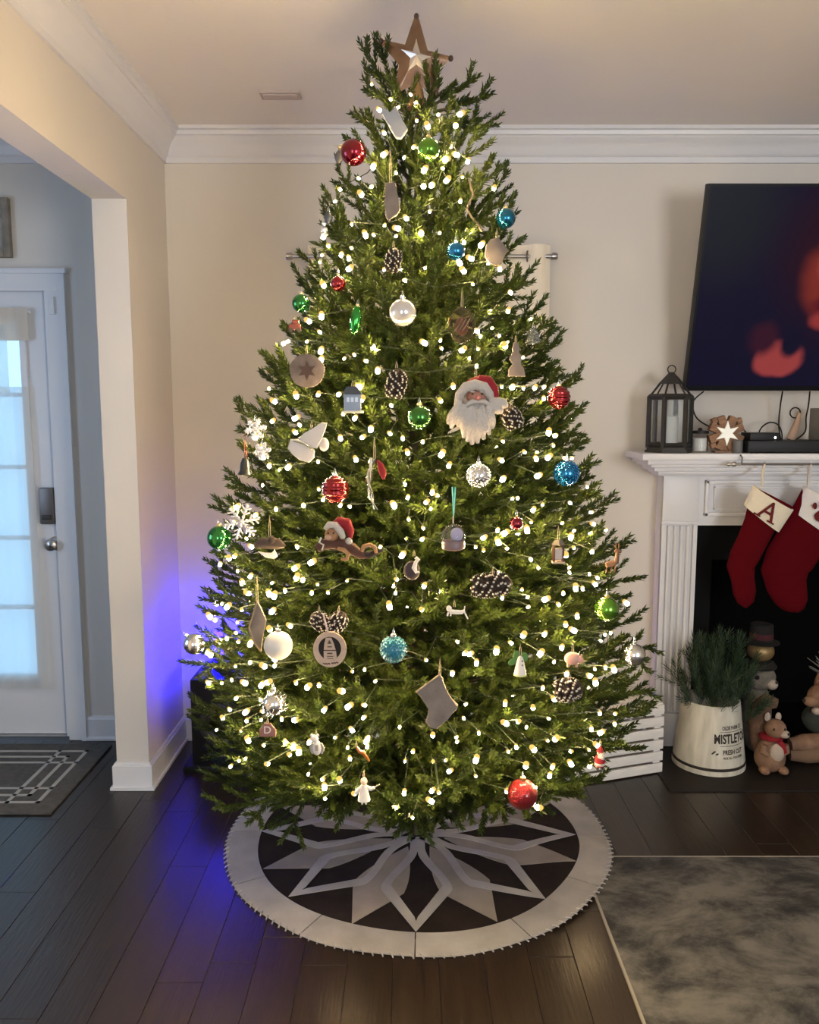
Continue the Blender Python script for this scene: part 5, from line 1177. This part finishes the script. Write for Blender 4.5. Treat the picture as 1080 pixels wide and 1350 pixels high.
for i in range(6):
    MB().tube([A_[i], B_[i]], 0.011, 4).build('post', lan, ln, smooth=False)
    j = (i + 1) % 6
    MB().tube([B_[i], B_[j]], 0.012, 4).build('top_rail', lan, ln, smooth=False); MB().tube([(A_[i][0], A_[i][1], 0.032), (A_[j][0], A_[j][1], 0.032)], 0.010, 4).build('bottom_rail', lan, ln, smooth=False)
    a, b2_ = Vector(A_[i]) * 0.985, Vector(A_[j]) * 0.985
    MB().add([(a.x, a.y, 0.03), (b2_.x, b2_.y, 0.03), (b2_.x, b2_.y, 0.232), (a.x, a.y, 0.232), (a.x * .98, a.y * .98, 0.03), (b2_.x * .98, b2_.y * .98, 0.03), (b2_.x * .98, b2_.y * .98, 0.232), (a.x * .98, a.y * .98, 0.232)], [(0, 1, 2, 3), (7, 6, 5, 4), (0, 4, 5, 1), (1, 5, 6, 2), (2, 6, 7, 3), (3, 7, 4, 0)]).build('pane', mat('lantern_glass', (0.9, 0.92, 0.9), 0.05, trans=0.95, ior=1.1), ln, smooth=False)
    MB().tube([B_[i], hexr(0.046, 0.292)[i]], 0.0045, 4).build('roof_bar', lan, ln, smooth=False)
hexp(0.054, 0.290, 0.010, 0.338).build('roof_cap', lan, ln, smooth=False)
MB().tube([(0.017 * math.cos(t), 0, 0.350 + 0.017 * math.sin(t)) for t in [2 * math.pi * i / 20 for i in range(20)]], 0.0025, 6, closed=True).build('ring', lan, ln)
MB().lathe([(0.036, 0.024), (0.036, 0.15), (0.030, 0.155), (0, 0.152)], 20).build('candle', mat('wax_grey', (0.55, 0.55, 0.52), 0.5), ln)
jx = at(922, 597, 3.50)
jr = thing('glass_jar', 'small clear glass jar with a dark lid beside the lantern', 'jar', (jx.x, 3.50, SZ))
MB().lathe([(0.033, 0), (0.034, 0.004), (0.034, 0.074), (0.030, 0.080), (0.029, 0.080), (0.031, 0.072), (0.031, 0.006), (0, 0.005)], 24).build('jar', glass_m, jr); MB().lathe([(0.036, 0.080), (0.036, 0.092), (0.010, 0.094), (0.006, 0.104), (0, 0.104)], 24).build('lid', black_m, jr); MB().lathe([(0.028, 0.007), (0.028, 0.06), (0, 0.06)], 20).build('wax', mat('white_wax', (0.70, 0.70, 0.68), 0.6), jr)
sf = at(957, 571, 3.49); sfl = thing('wooden_snowflake', 'chunky brown wooden snowflake with a glowing white star centre on the mantel', 'decoration', (sf.x, 3.49, SZ)); cz_ = sf.z - SZ
wsn = mat('stained_wood', (0.16, 0.082, 0.045), 0.7, col2=(0.27, 0.15, 0.085), nscale=30, stretch=(1, 1, 4))
for i in range(8):
    a = math.pi / 4 * i + R(22); r_ = 0.052
    MB().box((0, 0, 0), (0.034, 0.030, 0.046), M=Matrix.Translation((r_ * math.cos(a), 0, cz_ + r_ * math.sin(a))) @ Matrix.Rotation(-(a - math.pi / 2), 4, 'Y'), bev=0.003).build('arm_block', wsn, sfl)
    if i % 2 == 0: MB().box((0, 0, 0), (0.022, 0.026, 0.022), M=Matrix.Translation((0.074 * math.cos(a + 0.4), 0, cz_ + 0.074 * math.sin(a + 0.4))) @ Matrix.Rotation(-(a), 4, 'Y'), bev=0.002).build('tip_block', wsn, sfl)
MB().lathe([(0.045, -0.012), (0.045, 0.012)], 16, M=Matrix.Translation((0, 0, cz_)) @ Matrix.Rotation(R(90), 4, 'X')).build('hub', wsn, sfl, smooth=False)
star6 = [((0.052 if i % 2 == 0 else 0.021) * math.sin(math.pi * i / 6), cz_ + (0.052 if i % 2 == 0 else 0.021) * math.cos(math.pi * i / 6)) for i in range(12)][::-1]
MB().prism(star6, -0.021, -0.012).build('star', mat('lit_star', (0.75, 0.74, 0.68), 0.6, emit=(0.9, 0.95, 0.85), estr=0.25), sfl, smooth=False)
MB().box((0, 0, 0.004), (0.10, 0.05, 0.008), bev=0.002).build('foot', wsn, sfl); MB().box((0, 0.005, cz_ * 0.25), (0.03, 0.02, cz_ * 0.6)).build('stem', wsn, sfl, smooth=False)
cbx = at(986, 598, 3.42).x
cb_ = thing('cable_box', 'low black cable box on the mantel under the television', 'cable box', (cbx, 3.42, SZ)); MB().b2((0, 0, 0.004), (0.46, 0.19, 0.052), bev=0.004).build('case', black_m, cb_)
for xx in (0.03, 0.43):
    for yy in (0.02, 0.17): MB().lathe([(0.010, 0), (0.010, 0.005)], 10, c=(xx, yy, 0)).build('foot', black_m, cb_)
st_ = thing('streaming_box', 'small black box with a white indicator light on the cable box', 'media box', (cbx + 0.015, 3.44, SZ + 0.0525)); MB().b2((0, 0, 0), (0.125, 0.10, 0.032), bev=0.004).build('case', black_m, st_)
MB().ell((0.105, -0.001, 0.012), (0.0045, 0.002, 0.0045), 10, 6).build('indicator_light', mat('white_led', (1, 1, 1), 0.5, emit=(1, 1, 1), estr=6), st_)
pk = thing('remote_puck', 'small grey puck beside the cable box behind the stocking rail', 'gadget', (cbx - 0.028, 3.46, SZ)); MB().lathe([(0.020, 0), (0.021, 0.004), (0.021, 0.05), (0.018, 0.054), (0, 0.054)], 20).build('case', mat('grey_plastic', (0.11, 0.11, 0.115), 0.5), pk)
rt = at(1076, 580, 3.50); rtr = thing('router', 'grey upright network box at the right edge of the mantel view', 'router', (rt.x, 3.47, SZ + 0.0525)); MB().b2((0, 0, 0), (0.05, 0.10, 0.135), bev=0.004).build('case', mat('grey_case', (0.16, 0.165, 0.17), 0.5), rtr); MB().b2((0.006, -0.002, 0.02), (0.044, 0.001, 0.115)).build('front_panel', mat('grey_case2', (0.12, 0.125, 0.13), 0.4), rtr, smooth=False)
wd = at(1056, 580, 3.50); wdg = thing('wooden_figure', 'thin tan wooden figure leaning behind the cable box with a cord loop', 'decoration', (wd.x, 3.54, SZ + 0.0525))
MB().loft([(-0.028, 0), (-0.012, 0.04), (0.0, 0.08), (0.006, 0.115)], [0.020, 0.017, 0.012, 0.007], 0.01).build('body', mat('tan_wood', (0.36, 0.24, 0.17), 0.7), wdg); MB().tube([(-0.012 + 0.022 * math.cos(t), 0, 0.115 + 0.022 * math.sin(t)) for t in [2 * math.pi * i / 16 for i in range(16)]], 0.003, 6, closed=True).build('cord_loop', black_m, wdg)
def cable(label, pxs, Ys, r=0.0032):
    P = [at(p[0], p[1], y) for p, y in zip(pxs, Ys)]
    Q = []
    for i in range(len(P) - 1):
        p0, p1, p2, p3 = P[max(i - 1, 0)], P[i], P[i + 1], P[min(i + 2, len(P) - 1)]
        for k in range(6):
            t = k / 6; Q.append(0.5 * ((2 * p1) + (p2 - p0) * t + (2 * p0 - 5 * p1 + 4 * p2 - p3) * t * t + (3 * p1 - p0 - 3 * p2 + p3) * t ** 3))
    Q.append(P[-1]); o = MB().tube([q - P[0] for q in Q], r, 6).build('cable', black_m, loc=P[0]); tag(o, label, 'cable', 'black cables under the television'); return o
cable('black cable curving down from the television to behind the wooden snowflake', [(928, 516), (914, 530), (918, 550), (935, 562), (955, 566), (975, 563), (988, 575)], [3.57, 3.60, 3.62, 3.60, 3.58, 3.57, 3.55])
cable('black cable dropping straight from the television to the white indicator light', [(1032, 516), (1029, 535), (1027, 560), (1030, 583)], [3.56, 3.60, 3.60, 3.58])
cable('black cable arching in a half loop over the streaming box', [(999, 576), (1004, 564), (1015, 557), (1026, 560), (1031, 571), (1031, 583)], [3.52, 3.56, 3.58, 3.58, 3.57, 3.57])
cable('black cable running down from the television beside the tan figure', [(1068, 516), (1066, 535), (1063, 550), (1062, 568), (1052, 578), (1036, 588)], [3.56, 3.59, 3.59, 3.59, 3.58, 3.57])

# ------------------------------------------------------------------ white slat crate
CC = Vector((1.072, 3.315, 0)); u = Vector((-0.948, -0.318, 0)).normalized(); vdir = Vector((-0.318, 0.948, 0)).normalized(); CL, CD, CH = 0.44, 0.25, 0.305
cr = thing('wooden_crate', 'white painted slatted wooden crate on the floor behind the tree', 'crate', CC); cr.rotation_euler = (0, 0, math.atan2(-u.y, -u.x))
# local x runs from the far left (-CL) to the near right corner (0); local y goes back
cw = mat('crate_white', (0.64, 0.61, 0.57), 0.75, col2=(0.72, 0.69, 0.65), nscale=14, stretch=(1, 8, 8), bump=0.2, bscale=60)
ns = 6; sh = CH / ns
for k in range(ns):
    zc = (k + 0.5) * sh
    MB().box((-CL / 2, 0.005, zc), (CL, 0.010, sh * 0.78), bev=0.0015).build('slat', cw, cr); MB().box((-CL / 2, CD - 0.005, zc), (CL, 0.010, sh * 0.80), bev=0.0015).build('slat', cw, cr)
for xx in (-0.006, -CL + 0.006):
    for k in range(2): MB().box((xx - 0.006 * (1 if xx > -0.1 else -1), CD / 2, CH * (0.26 + 0.48 * k)), (0.012, CD - 0.024, CH * 0.42), bev=0.0015).build('end_board', cw, cr)
for xx in (-0.03, -CL + 0.03):
    for yy in (0.018, CD - 0.018): MB().box((xx, yy, CH / 2), (0.022, 0.016, CH - 0.01)).build('corner_post', cw, cr, smooth=False)
for k in range(4): MB().box((-CL / 2, 0.035 + 0.058 * k, CH - 0.004), (CL - 0.004, 0.050, 0.010), bev=0.0015).build('top_board', cw, cr)
for k in range(4): MB().box((-CL / 2, 0.035 + 0.058 * k, 0.012), (CL - 0.03, 0.046, 0.010)).build('bottom_board', cw, cr, smooth=False)

# ------------------------------------------------------------------ mistletoe bucket with greenery
BKX = at(934, 1000, 3.405).x; BKY = 3.405; R0, R1, BH = 0.150, 0.119, 0.290
bk = thing('bucket', 'whitewashed tapered bucket lettered MISTLETOE, filled with greenery', 'bucket', (BKX, BKY, 0.006))
bkm = mat('whitewash', (0.44, 0.42, 0.35), 0.7, col2=(0.58, 0.56, 0.49), nscale=7, stretch=(5, 5, 1), bump=0.15, bscale=30)
MB().lathe([(R0 - 0.004, 0.0), (R0 + 0.002, 0.003), (R0 + 0.002, 0.020)] + [(R0 + (R1 - R0) * t, 0.02 + (BH - 0.02) * t) for t in (0.0, 0.2, 0.4, 0.6, 0.8, 1.0)] + [(R1 - 0.004, BH + 0.002), (R1 - 0.008, BH - 0.002), (R1 - 0.002, 0.10), (R1 - 0.002, 0.05), (0, 0.05)], 48).build('body', bkm, bk)
MB().lathe([(R0 + 0.001, 0.024), (R0 + 0.002, 0.026), (R0 + 0.001, 0.035), (R0 - 0.003, 0.036)], 48).build('black_band', ink_m, bk)
def wrap(body, width, zc, hgt, name):
    v, f = text_geo(body, 1.0, 0.0, bold=0.035); xs = [q.x for q in v]; ys = [q.y for q in v]; wx = max(xs) - min(xs); hy_ = max(ys) - min(ys); mx = (max(xs) + min(xs)) / 2; my = (max(ys) + min(ys)) / 2
    out = []
    for off in (0.0006, -0.001):
        for q in v:
            zz = zc + (q.y - my) / hy_ * hgt; r_ = R0 + (R1 - R0) * (zz - 0.02) / (BH - 0.02) + off; a = R(24) + (q.x - mx) / wx * width / 0.137
            out.append((r_ * math.sin(a), -r_ * math.cos(a), zz))
    n = len(v); ff = [q for q in f]
    MB().add(out[:n], ff).build(name, ink_m, bk, smooth=False)
wrap('OLDE FARM CO', 0.108, 0.205, 0.017, 'lettering'); wrap('MISTLETOE', 0.174, 0.160, 0.041, 'lettering'); wrap('FRESH CUT', 0.100, 0.104, 0.020, 'lettering'); wrap('PICK ALL YOU DESIRE', 0.098, 0.080, 0.010, 'lettering')
for zz in (0.188, 0.130):
    pth = []
    for i in range(13): a = R(24) + (i / 12 - 0.5) * 0.125 / 0.137; r_ = R0 + (R1 - R0) * (zz - 0.02) / (BH - 0.02); pth.append((r_ * math.sin(a), -r_ * math.cos(a), zz))
    MB().tube(pth, 0.0011, 4).build('rule_line', ink_m, bk)
for (dx, dz) in ((-0.034, 0.100), (-0.028, 0.106), (-0.017, 0.097)):
    r_ = R0 + (R1 - R0) * (dz - 0.02) / (BH - 0.02); a = (dx) / 0.14; MB().ell((r_ * math.sin(a), -r_ * math.cos(a), dz), (0.007, 0.001, 0.0035), 10, 6, M=Matrix.Rotation(R(-25 if dx < 0 else 20), 4, 'Y')).build('leaf_mark', ink_m, bk)
pl_m = mat('dark_pine', (0.022, 0.045, 0.020), 0.6, col2=(0.036, 0.065, 0.028), nscale=20, translucent=0.1)
pt = thing('pine_bunch', 'bushy bunch of dark green pine sprigs standing in the bucket', 'greenery', (BKX, BKY, 0.06))
rs = np.random.RandomState(21)
for i in range(46):
    a = rs.rand() * 6.283; sp_ = abs(rs.normal(0, 0.34)); sp_ = min(sp_, 0.62); l = rs.uniform(0.37, 0.56) * (1 - 0.25 * sp_)
    dv = np.array([math.cos(a) * math.sin(sp_), max(-0.30, min(math.sin(a) * math.sin(sp_), 0.22)), math.cos(sp_)]); dv /= np.linalg.norm(dv); V = []; Fc = []
    b0 = np.array([0.06 * math.cos(a) * sp_, 0.06 * math.sin(a) * sp_, 0.0]); e0 = b0 + dv * l
    twig_needles(rs, b0 + dv * 0.22, e0, 0.045, 0.0030, 0.0022, V, Fc)
    for q in range(3):
        t = rs.uniform(0.58, 0.85); d2 = dv + rs.normal(0, 0.30, 3); d2 /= np.linalg.norm(d2); p0 = b0 + dv * l * t; twig_needles(rs, p0, p0 + d2 * 0.10, 0.038, 0.0030, 0.0024, V, Fc)
    o = bpy.data.objects.new('sprig', mesh_np('sprig', V, Fc, pl_m)); COL.objects.link(o); o.parent = pt

# ------------------------------------------------------------------ animal figures by the hearth
fox_m = mat('squirrel_fur', (0.16, 0.088, 0.052), 0.8, col2=(0.23, 0.135, 0.085), nscale=30, bump=0.5, bscale=160); crm_m = mat('cream_fur', (0.36, 0.30, 0.25), 0.8, bump=0.4, bscale=160); tailm = mat('tail_fur', (0.085, 0.046, 0.028), 0.9, col2=(0.13, 0.075, 0.046), nscale=40, bump=0.8, bscale=140)
sq = flo(1006, 1019); sqx = at(1006, 980, 3.33).x
S1 = thing('squirrel_figure', 'brown squirrel figurine in a red scarf standing beside the bucket', 'figurine', (sqx + 0.030, 3.325, 0.006)); S1.scale = (1.08, 1.08, 1.14); 
MB().ell((0, 0, 0.065), (0.058, 0.052, 0.068), 22, 16, fn=lambda p: Vector((p.x * (1 - 0.18 * p.z), p.y * (1 - 0.15 * p.z), p.z))).build('body', fox_m, S1)
MB().ell((0.008, -0.040, 0.085), (0.030, 0.018, 0.036), 16, 10).build('chest', crm_m, S1)
MB().ell((0.008, -0.018, 0.170), (0.040, 0.038, 0.036), 20, 14).build('head', fox_m, S1)
MB().ell((0.032, -0.044, 0.158), (0.020, 0.020, 0.015), 14, 10).build('muzzle', crm_m, S1); MB().ell((0.040, -0.062, 0.164), (0.006, 0.005, 0.005), 10, 7).build('nose', ink_m, S1)
for xx in (-0.012, 0.030): MB().ell((xx, -0.050, 0.178), (0.0045, 0.004, 0.005), 8, 6).build('eye', ink_m, S1); MB().ell((xx - 0.006, -0.002, 0.208), (0.012, 0.007, 0.018), 10, 8).build('ear', crm_m, S1)
MB().lathe([(0.036, 0.124), (0.044, 0.128), (0.045, 0.138), (0.036, 0.144)], 22).build('scarf', redf_m, S1); MB().loft([(0.012, 0.132), (0.028, 0.112), (0.036, 0.086)], [0.009, 0.012, 0.011], 0.006, y=-0.046).build('scarf_end', redf_m, S1)
for sg in (-1, 1):
    MB().ell((0.036 * sg, -0.038, 0.018), (0.020, 0.030, 0.015), 14, 9).build('foot', fox_m, S1); MB().loft([(0.040 * sg, 0.115), (0.046 * sg, 0.09), (0.024 * sg, 0.075)], [0.013, 0.014, 0.010], 0.012, y=-0.038).build('arm', fox_m, S1)
MB().tube([(-0.01, 0.045, 0.03), (-0.022, 0.058, 0.09), (-0.028, 0.056, 0.16), (-0.024, 0.045, 0.225), (-0.005, 0.032, 0.258), (0.028, 0.022, 0.252)], [0.018, 0.034, 0.040, 0.038, 0.032, 0.018], 14).build('tail', tailm, S1)
bx_ = at(1006, 930, 3.46)
S2 = thing('snowman_figure', 'plush animal with a big gold bauble and a dark red-banded hat behind the squirrel', 'figurine', (bx_.x + 0.01, 3.535, 0.006))
gry = mat('grey_fur', (0.11, 0.098, 0.08), 0.9, col2=(0.17, 0.15, 0.12), nscale=30, bump=0.7, bscale=150); drk = mat('charcoal_fur', (0.008, 0.006, 0.006), 0.9)
MB().ell((-0.005, 0.0, 0.16), (0.066, 0.055, 0.165), 20, 16).build('body', gry, S2)
MB().ell((0.0, -0.012, 0.345), (0.066, 0.055, 0.060), 20, 14).build('head', gry, S2)
MB().ell((0.034, -0.052, 0.325), (0.026, 0.026, 0.024), 14, 10).build('muzzle', crm_m, S2); MB().ell((0.046, -0.074, 0.340), (0.007, 0.006, 0.006), 8, 6).build('nose', ink_m, S2)
for xx in (-0.028, 0.018): MB().ell((xx, -0.050, 0.355), (0.016, 0.012, 0.014), 10, 8).build('eye_patch', drk, S2)
MB().lathe([(0.068, 0.388), (0.072, 0.396), (0.060, 0.414), (0.046, 0.418)], 24).build('collar', drk, S2)
MB().ell((0, 0, 0.462), (0.058, 0.056, 0.048), 24, 16).build('gold_ball', mat('gold_paint', (0.26, 0.18, 0.08), 0.45, 0.5), S2)
hb_ = MB().lathe([(0.076, 0.500), (0.078, 0.506), (0.050, 0.510), (0.048, 0.58), (0.044, 0.585), (0, 0.587)], 24).build('hat', mat('hat_black', (0.004, 0.0035, 0.0035), 0.9), S2); MB().lathe([(0.0500, 0.520), (0.0505, 0.521), (0.0500, 0.545), (0.0490, 0.546)], 24).build('hat_band', mat('hat_band_red', (0.045, 0.006, 0.010), 0.85), S2)
fx = at(1072, 1000, 3.40)
S3 = thing('fox_figure', 'tan fox figurine with grey fur resting on a log at the right edge', 'figurine', (fx.x + 0.008, 3.42, 0.006)); S3.scale = (1.12, 1.12, 1.2)
lg = MB().tube([(-0.105, -0.03, 0.075), (-0.06, -0.03, 0.082), (0.05, -0.02, 0.080), (0.14, 0, 0.078)], [0.022, 0.030, 0.034, 0.032], 16).build('front_leg', fox_m, S3)
MB().tube([(-0.10, -0.02, 0.036), (-0.04, -0.03, 0.040), (0.14, 0, 0.042)], [0.024, 0.034, 0.036], 16).build('log', mat('log_bark', (0.15, 0.09, 0.055), 0.9, bump=0.6, bscale=60), S3)
MB().ell((0.045, 0.02, 0.155), (0.085, 0.055, 0.060), 20, 14).build('body', mat('dark_green_knit', (0.03, 0.035, 0.03), 0.95, bump=0.5, bscale=200), S3)
MB().ell((0.022, -0.01, 0.245), (0.060, 0.052, 0.052), 20, 14, fn=lambda p: Vector((p.x, p.y, p.z * (1 - 0.2 * max(0, -p.x))))).build('head', fox_m, S3)
MB().ell((-0.034, -0.030, 0.236), (0.030, 0.022, 0.020), 14, 10).build('snout', mat('fox_tan', (0.22, 0.125, 0.072), 0.8), S3); MB().ell((-0.062, -0.034, 0.240), (0.008, 0.007, 0.007), 10, 7).build('nose', ink_m, S3)
MB().ell((-0.010, -0.030, 0.200), (0.020, 0.018, 0.014), 12, 8).build('chin', crm_m, S3)
for yy in (-0.03, 0.025): MB().lathe([(0.018, 0), (0.012, 0.03), (0, 0.055)], 10, c=(0.02, yy, 0.280)).build('ear', fox_m, S3)
g = MB()
for i in range(26):
    a = rs.rand() * 3.1; b0 = Vector((0.06 + 0.02 * rs.rand(), 0.01, 0.29)); g.tube([b0, b0 + Vector((0.05 * math.cos(a), rs.uniform(-0.03, 0.03), 0.03 + 0.05 * math.sin(a))), b0 + Vector((0.085 * math.cos(a) - 0.01, rs.uniform(-0.04, 0.04), 0.05 + 0.08 * math.sin(a)))], [0.006, 0.004, 0.001], 5)
g.build('grey_tuft', mat('silver_fur', (0.12, 0.125, 0.12), 0.9), S3)
